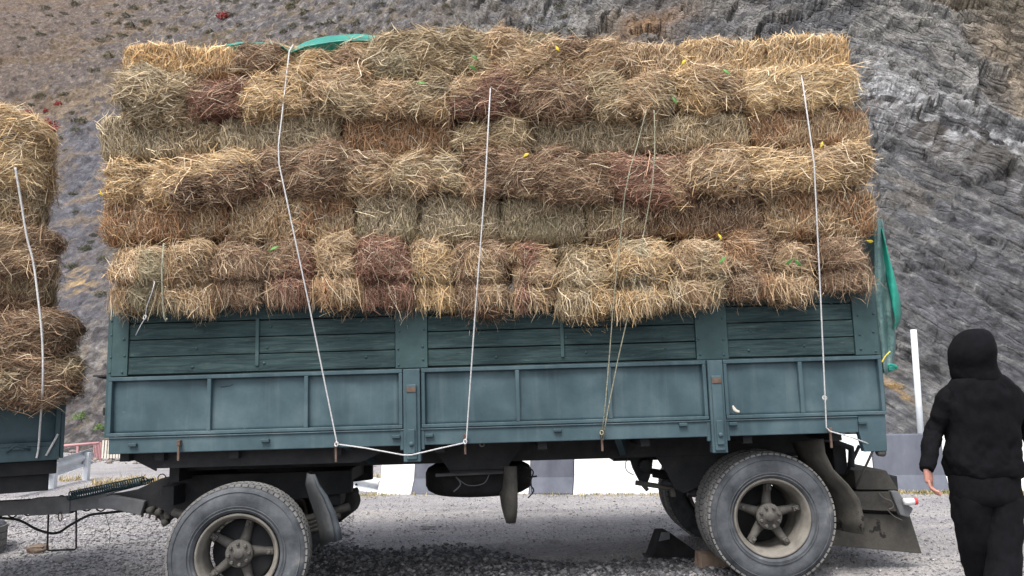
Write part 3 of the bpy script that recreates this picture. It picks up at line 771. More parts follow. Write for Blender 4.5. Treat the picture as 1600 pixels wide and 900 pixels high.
# ================================================================== THE TRAILER
TR = empty('trailer', O, ROT, label='long teal drop-side trailer stacked high with hay bales, wheels facing us', cat='trailer')
def trailer():
    S = M['steel']
    # steel drop sides: three gates
    gates = [(-.015, 2.262, (.765, 1.516)), (2.408, 4.622, (3.154, 3.867)), (4.756, 5.992, (5.354,))]
    for x0, x1, ribs in gates:
        # pressed panel fields, slightly uneven
        g = np.random.default_rng(int(x0 * 10) + 5)
        nx = 60; nz = 14; rows = []
        for j in range(nz):
            row = []
            for i in range(nx):
                x = x0 + .02 + (x1 - x0 - .04) * i / (nx - 1); z = .150 + (.575 - .15) * j / (nz - 1)
                y = .040 + .006 * math.sin(x * 5.1 + 1) * math.sin(z * 9) + .003 * math.sin(x * 17 + z * 13)
                row.append((x, y, z))
            rows.append(row)
        mb = MB(); sheet(mb, rows, -.004); side = mb.build('side_gate', S, TR)
        mb = MB()
        mb.box(x0, x1, -.004, .05, .560, .590); mb.box(x0, x1, -.010, .05, .136, .162)
        mb.box(x0, x0 + .028, -.002, .05, .162, .560); mb.box(x1 - .028, x1, -.002, .05, .162, .560)
        mb.build('frame', S, side, bevel=.004)
        for r in ribs: MB().box(r - .016, r + .016, -.003, .05, .163, .559).build('rib', S, side, bevel=.005)
    for pts, w_, mt in ((((356, 571), (378, 577), (392, 590), (404, 602), (432, 613)), .006, 'dark_teal'), (((344, 640), (346, 650), (347, 662)), .016, 'dark_teal'), (((353, 650), (360, 660), (363, 668)), .010, 'dark_teal'), (((342, 604), (356, 602), (362, 600)), .006, 'dark_teal'), (((1147, 634), (1151, 641), (1158, 644)), .014, 'cream'), (((378, 668), (380, 674)), .008, 'dark_teal')):
        mb = MB(); q_ = smooth_path([(T(x, y).x, .034, T(x, y).z) for x, y in pts], 5); mb.tube(q_, [w_ * (.4 + .6 * math.sin(math.pi * (i + .5) / len(q_))) for i in range(len(q_))], 8, flat=1.0)
        mb.v = [(v[0], .0375 - (.0015 if v[1] < .034 else -.004), v[2]) for v in mb.v]
        mb.build('scuff', M[mt], TR)
    # sill rail with turned-down rear plate
    mb = MB(); mb.box(0, 5.77, .006, .07, .004, .130); mb.box(0, 5.77, -.006, .07, .118, .131)
    rail = mb.build('sill_rail', S, TR, bevel=.006)
    mb = MB(); mb.prism([(5.772, .132), (5.985, .132), (5.975, -.143), (5.80, -.143), (5.772, .0)], .064, 'y', .004); mb.build('rear_corner_plate', M['steel'], TR, bevel=.004)
    MB().lathe([(0, -.03), (.03, -.03), (.03, .03), (0, .03)], c=(5.94, .04, -.155), n=14).build('corner_pin', M['hub'], TR)
    for px, py in ((208, 695), (415, 688), (619, 682), (671, 680), (871, 672), (1067, 663), (1145, 662), (1347, 660)):
        p = T(px, py); MB().box(p.x - .032, p.x + .032, -.022, .006, p.z - .014, p.z + .012).build('latch_lug', M['dark_teal'], rail, bevel=.005)
    # hinge posts
    for x0, x1 in ((2.270, 2.400), (4.630, 4.748)):
        c = (x0 + x1) / 2
        mb = MB(); mb.box(x0, x1, -.022, .07, -.118, .588); mb.box(x0 - .028, x0 - .001, .0, .05, -.03, .132); mb.box(x1 + .001, x1 + .028, .0, .05, -.03, .132)
        hp = mb.build('hinge_post', S, TR, bevel=.006)
        MB().box(c - .040, c + .040, -.040, -.023, -.10, .47).build('hinge_arm', S, hp, bevel=.008)
        MB().box(c - .026, c + .026, -.054, -.041, -.055, .13).build('hinge_pin_plate', S, hp, bevel=.006)
        mb = MB(); mb.lathe([(0, -.068), (.014, -.068), (.018, -.062), (.018, -.054), (0, -.054)], c=(c, 0, .02), n=16); mb.build('bolt', S, hp)
        MB().box(c - .036, c + .036, -.046, -.041, .41, .45).build('rusty_tab', M['rust'], hp, bevel=.004)
    # rusty rope hooks
    for px, py in ((281, 700), (526, 702), (727, 690), (940, 685), (1296, 680)):
        p = T(px, py); mb = MB(); mb.box(p.x - .008, p.x + .008, -.030, -.012, p.z - .095, p.z + .045); mb.box(p.x - .013, p.x + .013, -.034, .006, p.z + .02, p.z + .06)
        mb.build('rope_hook', M['rust'], TR, bevel=.003)
    # plank side above
    zb = [.604, .742, .876, 1.008, 1.140]
    rg = random.Random(4)
    for x0, x1 in ((.127, 2.207), (2.463, 4.556), (4.811, 5.798)):
        for k in range(4):
            o = rg.uniform(-.003, .004)
            nx = 24; mb = MB()
            mb.box(x0, x1, .014 + o, .045, zb[k] + .003, zb[k + 1] - .003 - rg.uniform(0, .004))
            pl = mb.build('plank', M['wood'], TR, bevel=.004)
            for b_ in range(2 if x1 - x0 < 1.5 else 3):
                xx = x0 + (x1 - x0) * (.25 + .3 * b_) + rg.uniform(-.1, .1); MB().lathe([(0, .006 + o), (.010, .008 + o), (.012, .016 + o)], c=(xx, 0, zb[k] + rg.uniform(.04, .10)), n=10).build('bolt_head', M['green_plate'], pl)
    mb = MB(); mb.box(-.02, 6.0, .05, .075, .60, 1.14); mb.build('inner_lining', M['chassis'], TR)
    plates = ((-.036, .124), (2.210, 2.460), (4.559, 4.808), (5.801, 5.985))
    for x0, x1 in plates:
        p = MB().box(x0, x1, .003, .048, .597, 1.142).build('upright_plate', M['green_plate'], TR, bevel=.003)
        for xx in (x0 + .03, x1 - .03):
            for z in (.64, .76, .9, 1.05): MB().lathe([(0, -.005), (.008, -.003), (.010, .004)], c=(xx + rg.uniform(-.01, .01), 0, z + rg.uniform(-.02, .02)), n=10).build('rivet', M['dark_teal'], p)
    for x in (1.130, 3.514):
        MB().box(x - .014, x + .014, .002, .012, .648, 1.02).build('batten', M['green_plate'], TR, bevel=.003)
    # rest of the body
    W_ = 2.5
    MB().box(0, 5.98, .08, W_ - .08, .05, .128).build('deck', M['chassis'], TR)
    MB().box(-.035, .0, .0, W_, .132, 1.14).build('headboard', M['green_plate'], TR, bevel=.004)
    MB().box(5.986, 6.02, .05, W_, .132, 1.14).build('tailboard', M['green_plate'], TR, bevel=.004)
    MB().box(0, 5.98, W_ - .05, W_, -.0, 1.14).build('far_side', M['green_plate'], TR)
    mb = MB(); mb.box(-.15, -.036, .02, .14, .60, .612); mb.prism([(-.15, .598), (-.036, .598), (-.036, .57)], .02, 'y', .07); mb.build('front_bracket', M['chassis'], TR)
    MB().box(-.05, -.037, -.0, .05, .30, .36).build('front_lug', M['chassis'], TR)
    # chassis
    C = M['chassis']
    for y in (.62, 1.75): MB().box(.30, 5.75, y, y + .09, -.190, .045).build('chassis_beam', C, TR, bevel=.006)
    mb = MB()
    for x in (.05, .32, .9, 1.7, 2.5, 3.3, 4.1, 4.9, 5.6): mb.box(x, x + .07, .09, W_ - .1, -.06, .046)
    mb.build('cross_members', C, TR)
    mb = MB(); mb.prism([(.02, .0), (.30, -.145), (.30, .0)], .02, 'y', .16); mb.box(.30, 1.9, .16, .18, -.125, .0); mb.prism([(1.9, -.125), (1.9, 0), (2.2, 0)], .02, 'y', .16); mb.build('side_skirt', C, TR)
    MB().box(.28, .36, .45, 2.0, -.26, -.10).build('front_cross_beam', C, TR)
    for px in (560, 985):   # outriggers
        a = T(px - 25, 697, .1); b = T(px + 2, 712, .55)
        mb = MB(); m = Matrix.Identity(4); mb.add([(a.x, .08, -.001), (a.x + .05, .08, -.001), (a.x + .16, .6, -.17), (a.x + .11, .6, -.17), (a.x, .08, .03), (a.x + .05, .08, .03), (a.x + .16, .6, -.02), (a.x + .11, .6, -.02)], [(3, 2, 1, 0), (4, 5, 6, 7), (0, 1, 5, 4), (1, 2, 6, 5), (2, 3, 7, 6), (3, 0, 4, 7)])
        mb.build('outrigger', M['dark_teal'], TR)
    # spare wheel carrier with wedge plates, clip and the tyre lying flat below the deck
    mb = MB(); mb.prism([(2.42, -.0), (3.22, -.0), (3.04, -.24), (2.58, -.24)], .02, 'y', .45); mb.prism([(2.42, -.0), (3.22, -.0), (3.04, -.24), (2.58, -.24)], .02, 'y', 1.5); mb.box(2.58, 3.04, .45, 1.52, -.255, -.235)
    mb.build('spare_wheel_carrier', C, TR)
    mb = MB(); mb.smooth = True; w = .23; zc = -.475; Rt = .475
    prof = [(.25, .03), (.30, 0), (.40, -.01), (.455, .02), (Rt, .06), (Rt, w - .06), (.455, w - .02), (.40, w + .01), (.30, w), (.25, w - .03)]
    mb.lathe(prof, c=(2.79, 1.08, zc), ax='z', n=72, closed=True); sp = mb.build('spare_tyre', M['dark_rubber'], TR)
    MB().lathe([(.0, .05), (.25, .05), (.25, .2), (0, .2)], c=(2.79, 1.08, zc), ax='z', n=40).build('spare_rim', M['chassis'], sp)
    mb = MB(); mb.tube([(2.45, .60, -.285), (3.02, .60, -.275)], .014, 8); mb.tube(smooth_path([(2.62, .58, -.3), (2.72, .56, -.37), (2.85, .56, -.36), (2.9, .58, -.29)], 5), .004, 6); mb.tube(smooth_path([(2.62, .58, -.3), (2.66, .56, -.36), (2.60, .56, -.42)], 5), .006, 6)
    mb.build('carrier_rod', M['drawbar'], TR)
    mb = MB(); mb.tube(smooth_path([(3.19, .66, -.24), (3.27, .64, -.28), (3.24, .64, -.38), (3.27, .64, -.44), (3.22, .66, -.5)], 5), .006, 6); mb.tube([(3.22, .65, -.33), (3.30, .63, -.32)], .008, 6); mb.tube([(3.245, .65, -.27), (3.255, .65, -.46)], .004, 6); mb.build('loose_wire', C, TR)
    MB().lathe([(.010, 0), (.022, 0), (.022, .02), (.010, .02)], c=(T(753, 694, .06).x, .05, T(753, 694, .06).z), n=18, closed=True).build('lashing_ring', M['hub'], TR)
    # hanging curved band
    def band_row(z, k): return z
    rows = []
    prof = [(-.2, .28), (-.30, .27), (-.40, .265), (-.50, .28), (-.58, .31), (-.635, .36), (-.655, .42), (-.63, .50), (-.56, .58), (-.45, .64), (-.33, .66), (-.2, .66)]
    for z, y in prof:
        tp = max(0, -.5 - z) * .12; xo = -(y - .28) * .16; rows.append([(3.035 + tp + xo, y + .03, z), (3.085 + xo, y, z), (3.13 - tp * .3 + xo, y, z)])
    mb = MB(); sheet(mb, rows, .012); mb.build('hanger_band', M['chassis'] if False else M['mud'], TR)
    # front running gear
    mb = MB(); mb.lathe([(.40, -.30), (.47, -.30), (.47, -.20), (.40, -.20)], c=(1.04, 1.25, 0), ax='z', n=48, closed=True); mb.build('turntable', C, TR)
    mb = MB()
    mb.prism([(.18, -.235), (1.72, -.235), (1.72, -.42), (.62, -.52), (.42, -.62), (.24, -.60), (.05, -.48), (.10, -.36)], .08, 'y', .72)
    mb.prism([(.18, -.235), (1.72, -.235), (1.72, -.42), (.62, -.52), (.42, -.62), (.24, -.60), (.05, -.48), (.10, -.36)], .08, 'y', 1.68)
    mb.box(.2, 1.65, .8, 1.68, -.36, -.25); mb.box(.2, .3, .5, 2.0, -.46, -.3); mb.build('front_subframe', C, TR, bevel=.006)
    for y in (.45, 2.0):
        mb = MB()
        for k in range(5):
            L_ = (.72 if y < 1 else .48) - .08 * k; pts = [(1.04 - L_, y, -.60 - .035 * k + .10 * (L_ / .72) ** 2), (1.04 - L_ * .5, y, -.62 - .035 * k + .03 * (L_ / .72) ** 2), (1.04, y, -.625 - .035 * k), (1.04 + L_ * .5, y, -.62 - .035 * k + .03 * (L_ / .72) ** 2), (1.04 + L_, y, -.60 - .035 * k + .10 * (L_ / .72) ** 2)]
            mb.tube(smooth_path(pts, 4), .045, 4, flat=.75)
        mb.build('leaf_spring', M['hub'], TR)
    MB().tube([(1.02, .1, -.752), (.75, 2.0, -.752)], .065, 14).build('front_axle', C, TR)
    MB().lathe([(0, -.02), (.225, -.02), (.24, 0), (.24, .14), (0, .14)], c=(1.03, .085, -.752), n=40).build('brake_drum', C, TR)
    spoked_wheel(TR, T(369, 869, -.12), .515, .27, rot=R(17), steer=R(6))
    w2 = spoked_wheel(TR, (.72, 2.12, -.752), .515, .27, rot=R(40)); w2.rotation_euler = (0, R(40), math.pi + R(8))
    # guards behind the front wheel
    def strip(pts, w0, nm, mat, th=.012, y0=.0, ww=.3):
        rows = [[(x, y + y0, z), (x + w0, y + y0 + ww * .5, z), (x + w0 * 2, y + y0 + ww, z)] for x, y, z in pts]
        mb = MB(); sheet(mb, rows, th); return mb.build(nm, mat, TR)
    a = [T(x, y, .02) for x, y in ((488, 741), (492, 756), (503, 778), (513, 802), (519, 826), (522, 846))]
    rows = []
    for k, p in enumerate(a):
        q = T((482, 480, 487, 496, 502, 503)[k], (738, 756, 780, 806, 830, 853)[k], .25)
        rows.append([(q.x - .0, .35, q.z), (q.x + .01, .2, q.z), (p.x - .02, .03, p.z), (p.x + .02, .0, p.z)])
    mb = MB(); sheet(mb, rows, .012); g1 = mb.build('mudguard', M['flap'], TR)
    rows = []
    for k, (x, y) in enumerate(((488, 741), (495, 757), (508, 775), (520, 799), (528, 823), (531, 843))):
        p = a[k]; q = T(x + 1, y, .0); rows.append([(p.x + .021, .0, p.z), ((p.x + q.x) / 2 + .01, -.012, (p.z + q.z) / 2), (q.x + .012, .0, q.z)])
    mb = MB(); sheet(mb, rows, .008); mb.build('mudguard_edge', M['bluesheet'], g1)
    b0 = T(484, 741, .75); b1 = T(531, 790, .75)
    MB().box(b0.x, b1.x, .78, .98, b1.z, b0.z).build('bracket_box', C, TR, bevel=.006)
    c = T(522, 795, .95); MB().lathe([(0, -.28), (.10, -.28), (.125, -.25), (.125, .3), (.10, .33), (0, .33)], c=(c.x, 1.2, c.z), n=36).build('air_tank', M['dark_rubber'], TR)
    # drawbar (A frame)
    D = M['drawbar']
    def T1(px, py, d=1.0): return T(px, py, d)
    mb = MB()
    for (x0, y0, x1, y1, hh, ya, yb) in ((-160, 803, 57, 790.3, 10.5, .92, 1.0), (57, 790.3, 118, 786.7, 12.5, .91, 1.01), (118, 786, 200, 778.5, 10, .92, 1.0)):
        p, q = T1(x0, y0), T1(x1, y1); h = hh * .0058; q.x -= .002
        mb.add([(p.x, ya, p.z - h), (q.x, ya, q.z - h), (q.x, yb, q.z - h), (p.x, yb, p.z - h), (p.x, ya, p.z + h), (q.x, ya, q.z + h), (q.x, yb, q.z + h), (p.x, yb, p.z + h)],
               [(3, 2, 1, 0), (4, 5, 6, 7), (0, 1, 5, 4), (1, 2, 6, 5), (2, 3, 7, 6), (3, 0, 4, 7)])
    dr = mb.build('drawbar', D, TR)
    mb = MB(); p = T1(205, 781); mb.lathe([(0, -.03), (.05, -.03), (.055, -.02), (.055, .12), (0, .12)], c=(p.x, .94, p.z), n=24); mb.lathe([(0, -.045), (.022, -.045), (.022, -.03), (0, -.03)], c=(p.x, .94, p.z), n=6, smooth=False)
    mb.build('drawbar_pivot', D, TR)
    q = [T1(*c_) for c_ in ((178, 771), (225, 762), (262, 745), (300, 742), (330, 765), (268, 815), (250, 800), (215, 796), (178, 789))]
    MB().prism([(v.x, v.z) for v in q], .09, 'y', .86).build('drawbar_fork', M['chassis'], TR, bevel=.008)
    q = [T1(*c_) for c_ in ((172, 774), (192, 769), (243, 778), (236, 800), (192, 790), (172, 790))]
    MB().prism([(v.x, v.z) for v in q], .05, 'y', .80).build('fork_cheek', D, TR, bevel=.008)
    mb = MB()
    for (x, y) in ((248, 800), (262, 806), (258, 816), (235, 797)):
        v = T1(x, y, .8); mb.lathe([(0, -.02), (.028, -.02), (.028, .05), (0, .05)], c=(v.x, .80, v.z), n=10)
    mb.tube([T1(235, 800, .85), T1(345, 812, .85)], .022, 8); mb.tube([T1(250, 790, .85), T1(258, 822, .85)], .02, 8); mb.build('shackle', M['hub'], TR)
    # far arm of the drawbar
    p, q_ = T1(-160, 803, 1.0), T1(240, 778, 1.7)
    mb = MB(); mb.add([(p.x, 1.1, p.z - .05), (q_.x, 1.7, q_.z - .05), (q_.x, 1.78, q_.z - .05), (p.x, 1.18, p.z - .05), (p.x, 1.1, p.z + .05), (q_.x, 1.7, q_.z + .05), (q_.x, 1.78, q_.z + .05), (p.x, 1.18, p.z + .05)], [(3, 2, 1, 0), (4, 5, 6, 7), (0, 1, 5, 4), (1, 2, 6, 5), (2, 3, 7, 6), (3, 0, 4, 7)]); mb.build('drawbar_arm', D, TR)
    # two coil springs
    def coil(a, b, r, wr, turns, nm, mat=C):
        a, b = Vector(a), Vector(b); d = (b - a).normalized(); n1 = d.cross(Vector((0, 0, 1))).normalized(); n2 = d.cross(n1)
        n = turns * 10; pts = [a + (b - a) * (i / n) + (n1 * math.cos(2 * math.pi * i / 10) + n2 * math.sin(2 * math.pi * i / 10)) * r for i in range(n + 1)]
        mb = MB(); mb.tube(pts, wr, 5); return mb
    coil(T1(108, 775, .9), T1(224, 751, .9), .036, .0065, 32, 's').build('coil_spring', M['dark_teal'], TR)
    coil(T1(158, 771, 1.05), T1(240, 750, 1.05), .020, .0045, 26, 's').build('coil_spring', M['dark_teal'], TR)
    mb = MB()
    for (px, py, r) in ((253, 747, .035), (226, 752, .030), (96, 778, .022)):
        v = T1(px, py, .92); mb.tube([v + Vector((r * math.cos(t * .5), 0, r * math.sin(t * .5))) for t in range(13)], .005, 6)
    mb.tube([T1(258, 747, .92), T1(275, 746, .92)], .012, 6); mb.build('spring_eye', C, TR)
    # stirrup, chain of looped hose, air hose
    mb = MB(); mb.tube([T1(*c_) for c_ in ((76, 793), (74, 858), (76, 860), (116, 859), (119, 857), (119, 792))], .008, 8); mb.build('wire_stirrup', C, TR)
    pts = []
    for k in range(12):
        x = -60 + k * 23; y = 803 - k * 1.6
        pts += [T1(x, y, .95), T1(x + 5, y + 6 + 2 * (k % 2), .95), T1(x + 12, y + 10 - (k % 3), .95), T1(x + 18, y + 5, .95)]
    pts += [T1(200, 787, .9), T1(215, 786, .9)]
    MB().tube(smooth_path(pts, 3), .0065, 6).build('looped_hose', M['dark_rubber'], TR)
    MB().tube(smooth_path([T1(*c_, .88) for c_ in ((-80, 800), (0, 809), (30, 813), (60, 828), (88, 833), (112, 819), (140, 805), (170, 801), (200, 797), (232, 788))], 6), .011, 8).build('air_hose', M['dark_rubber'], TR)
    mb = MB()
    for k, (x, y) in enumerate(((198, 794), (210, 800), (222, 803), (233, 805), (244, 808))):
        mb.tube(smooth_path([T1(x - 7, y - 8, .86), T1(x - 2, y - 9, .86), T1(x + 1, y - 3, .86), T1(x, y + 5, .86)], 3), [.006] * 7 + [.010] * 3, 6)
    mb.build('hose_coil', M['rust'], TR)
    MB().tube(smooth_path([T1(165, 803), T1(168, 815), T1(172, 830), T1(171, 848)], 4), .0025, 5).build('hanging_wire', C, TR)
    mb = MB(); mb.tube(smooth_path([T1(93, 800, .9), T1(91, 808, .9), T1(94, 815, .9), T1(97, 808, .9), T1(95, 800, .9)], 3), .005, 5); mb.build('small_chain', M['rust'], TR)
    # rear running gear
    rc = T(1208, 810, .15)
    spoked_wheel(TR, rc, .5, .235, rot=R(3)); spoked_wheel(TR, rc + Vector((0, .255, 0)), .5, .235, rot=R(12), lead=False)
    w3 = spoked_wheel(TR, Vector((rc.x, 2.28, rc.z)), .5, .235, rot=R(30)); w3.rotation_euler = (0, R(30), math.pi)
    w4 = spoked_wheel(TR, Vector((rc.x, 2.025, rc.z)), .5, .235, rot=R(30), lead=False); w4.rotation_euler = (0, R(30), math.pi)
    MB().tube([(rc.x, .3, rc.z), (rc.x, 2.3, rc.z)], .075, 14).build('rear_axle', C, TR)
    for y in (.56, 1.62): MB().lathe([(0, -.06), (.23, -.06), (.24, -.04), (.24, .04), (.23, .06), (0, .06)], c=(rc.x, y, rc.z), n=36).build('brake_drum', C, TR)
    for y in (.72, 1.78):
        mb = MB()
        for k in range(6):
            L_ = .74 - .11 * k; pts = [(rc.x - L_, y, rc.z + .17 - .032 * k + .06 * (L_ / .74) ** 2), (rc.x, y, rc.z + .13 - .032 * k), (rc.x + L_, y, rc.z + .17 - .032 * k + .06 * (L_ / .74) ** 2)]
            mb.tube(smooth_path(pts, 5), .05, 4, flat=.6)
        mb.build('leaf_spring', C, TR)
    # spring hanger, plates
    q = [T(*c_, .62) for c_ in ((1022, 708), (1145, 708), (1128, 745), (1070, 772), (1055, 764), (1045, 742))]
    MB().prism([(v.x, v.z) for v in q], .05, 'y', .64).build('hanger_plate', M['chassis'], TR, bevel=.006)
    q = [T(*c_, .9) for c_ in ((984, 712), (1022, 712), (1016, 745), (1012, 756), (1000, 752), (990, 732))]
    MB().prism([(v.x, v.z) for v in q], .09, 'y', .9).build('brake_chamber_bracket', C, TR, bevel=.008)
    v = T(1008, 727, .85); mb = MB(); mb.lathe([(0, -.06), (.05, -.06), (.055, -.05), (.055, .05), (0, .06)], c=(v.x, .85, v.z), n=20); mb.build('brake_chamber', C, TR)
    mb = MB(); mb.tube([T(993, 754, .85), T(1065, 765, .85), T(1120, 763, .85)], .022, 8); mb.tube([T(1000, 752, .85), T(1012, 766, .85)], .018, 8); mb.tube(smooth_path([T(982, 715, .85), T(977, 725, .85), T(980, 736, .85), T(990, 742, .85)], 4), .004, 5)
    for x in (1051, 1078): mb.box(T(x, 760, .8).x - .018, T(x, 760, .8).x + .018, .78, .86, T(x, 776, .8).z, T(x, 756, .8).z)
    mb.build('brake_linkage', M['hub'], TR)
    # large curved guard behind the rear wheel
    left = ((1238, 690), (1252, 720), (1266, 742), (1283, 765), (1297, 790), (1303, 812), (1304, 826)); right = ((1287, 685), (1290, 708), (1302, 733), (1326, 757), (1343, 780), (1350, 808), (1351, 835))
    rows = []
    for (x0, y0), (x1, y1) in zip(left, right):
        A_ = T(x0, y0, .42); B_ = T(x1, y1, .10)
        rows.append([(A_.x + (B_.x - A_.x) * f, .42 - .32 * f - .05 * math.sin(math.pi * f), A_.z + (B_.z - A_.z) * f) for f in (0, .2, .4, .6, .8, 1)])
    mb = MB(); sheet(mb, rows, .014); mb.build('rear_mudguard', M['mud'], TR)
    # rear step boxes, lamp and rubber skirt
    def loft(near, far, y0, y1, nm, mat, par=TR, bevel=.006):
        n = len(near); mb = MB(); vs = [(p.x, y0, p.z) for p in near] + [(p.x, y1, p.z) for p in far]
        mb.add(vs, [list(range(n)), list(range(2 * n - 1, n - 1, -1))] + [(i + n, (i + 1) % n + n, (i + 1) % n, i) for i in range(n)]); return mb.build(nm, mat, par, bevel=bevel)
    t1 = [T(*c_, .4) for c_ in ((1334, 735), (1385, 735), (1404, 766), (1338, 765))]; loft(t1, t1, .4, 2.0, 'step_box_upper', M['mud']); MB().box(T(1336, 768, .5).x, T(1400, 768, .5).x, .46, 1.9, T(1336, 812, .5).z, T(1336, 745, .5).z).build('step_gap_backing', C, TR)  # dark backing box added so no light shows between the step boxes
    t2 = [T(*c_, .36) for c_ in ((1330, 769), (1406, 769), (1415, 800), (1332, 796))]; lb = loft(t2, t2, .36, 2.0, 'step_box_lower', M['mud'])
    t3 = [T(*c_, .40) for c_ in ((1300, 801), (1424, 806), (1443, 866), (1300, 853))]; loft(t3, t3, .42, .44, 'rubber_skirt', M['mud'])
    v = T(1412, 786, .3)
    MB().prism([(v.x - .08, v.z + .09), (v.x - .02, v.z + .09), (v.x + .05, v.z - .02), (v.x + .09, v.z - .05), (v.x + .05, v.z - .12), (v.x - .02, v.z - .10)], .06, 'y', .33).build('lamp_bracket', M['drawbar'], TR, bevel=.01)
    lp = MB().lathe([(0, -.03), (.025, -.03), (.028, .0), (.028, .05), (0, .05)], c=(v.x + .03, .30, v.z + .01), ax='x', n=18).build('marker_lamp', M['lens'], TR)
    MB().lathe([(0, .05), (.028, .05), (.026, .075), (.0, .085)], c=(v.x + .03, .30, v.z + .01), ax='x', n=18).build('red_lens', M['red'], lp)
    mb = MB(); mb.tube(smooth_path([T(*c_, .33) for c_ in ((1373, 770), (1380, 778), (1392, 783), (1396, 792), (1388, 796))], 4), .006, 6); mb.tube(smooth_path([T(*c_, .33) for c_ in ((1386, 796), (1396, 806), (1410, 813))], 4), .004, 6); mb.build('lamp_cable', M['hub'], TR)
    mb = MB(); mb.tube([T(1322, 740, .5), T(1343, 696, .5)], .014, 6); mb.build('brace_rod', C, TR)
    mb = MB(); a_, b_ = T(1366, 700, .2), T(1338, 760, .38); mb.tube([a_, b_], .018, 4, flat=.3); mb.build('strap', M['hub'], TR)
    mb = MB(); v = T(1312, 715, .5); mb.box(v.x - .05, v.x + .06, .5, .7, v.z - .14, v.z + .12); mb.tube([T(1300, 690, .45), T(1330, 700, .45), T(1330, 730, .45)], .03, 8); mb.build('rear_bracket', C, TR, bevel=.01)
    MB().box(4.0, 5.95, 1.0, 1.4, -.25, -.06).build('rear_cross_frame', C, TR)
trailer()

# ================================================================== HAY
PAL = dict(
    gold=[(.52, .37, .19), (.39, .265, .125), (.64, .50, .31), (.25, .155, .075)],
    bright=[(.62, .47, .26), (.50, .35, .175), (.74, .62, .42), (.34, .22, .11)],
    cut=[(.54, .36, .165), (.42, .26, .11), (.62, .45, .24), (.30, .18, .08)],
    tan=[(.41, .29, .16), (.30, .20, .11), (.53, .41, .27), (.19, .12, .068)],
    brown=[(.235, .15, .092), (.165, .10, .064), (.39, .285, .185), (.10, .06, .042)],
    red=[(.235, .12, .085), (.165, .08, .06), (.36, .215, .15), (.10, .05, .038)],
    olive=[(.33, .265, .155), (.245, .19, .11), (.46, .38, .25), (.155, .12, .07)],
    grey=[(.36, .305, .20), (.275, .23, .15), (.47, .41, .285), (.185, .15, .095)],
    orange=[(.36, .215, .115), (.265, .15, .078), (.47, .31, .18), (.17, .095, .052)],
    green=[(.255, .235, .145), (.30, .265, .165), (.185, .165, .10), (.42, .37, .25)],
)
_mean = [(.44, .315, .18), (.30, .20, .11), (.68, .56, .40), (.125, .075, .043)]
for _k, _v in list(PAL.items()):
    _w = {'red': .05, 'green': .15, 'olive': .22, 'grey': .12, 'brown': .0, 'bright': .05, 'gold': .12, 'cut': .1, 'orange': .0}.get(_k, .1)
    PAL[_k] = [tuple((a * (1 - _w) + b * _w) * f for a, b, f in zip(c, m, (1.02, .985, .98))) for c, m in zip(_v, _mean)]
def field(p, g, fr):
    r = 0
    for _ in range(5):
        k = g.normal(size=3) * fr; r = r + np.sin(p @ k + g.uniform(0, 6.28))
    return r / 2.2
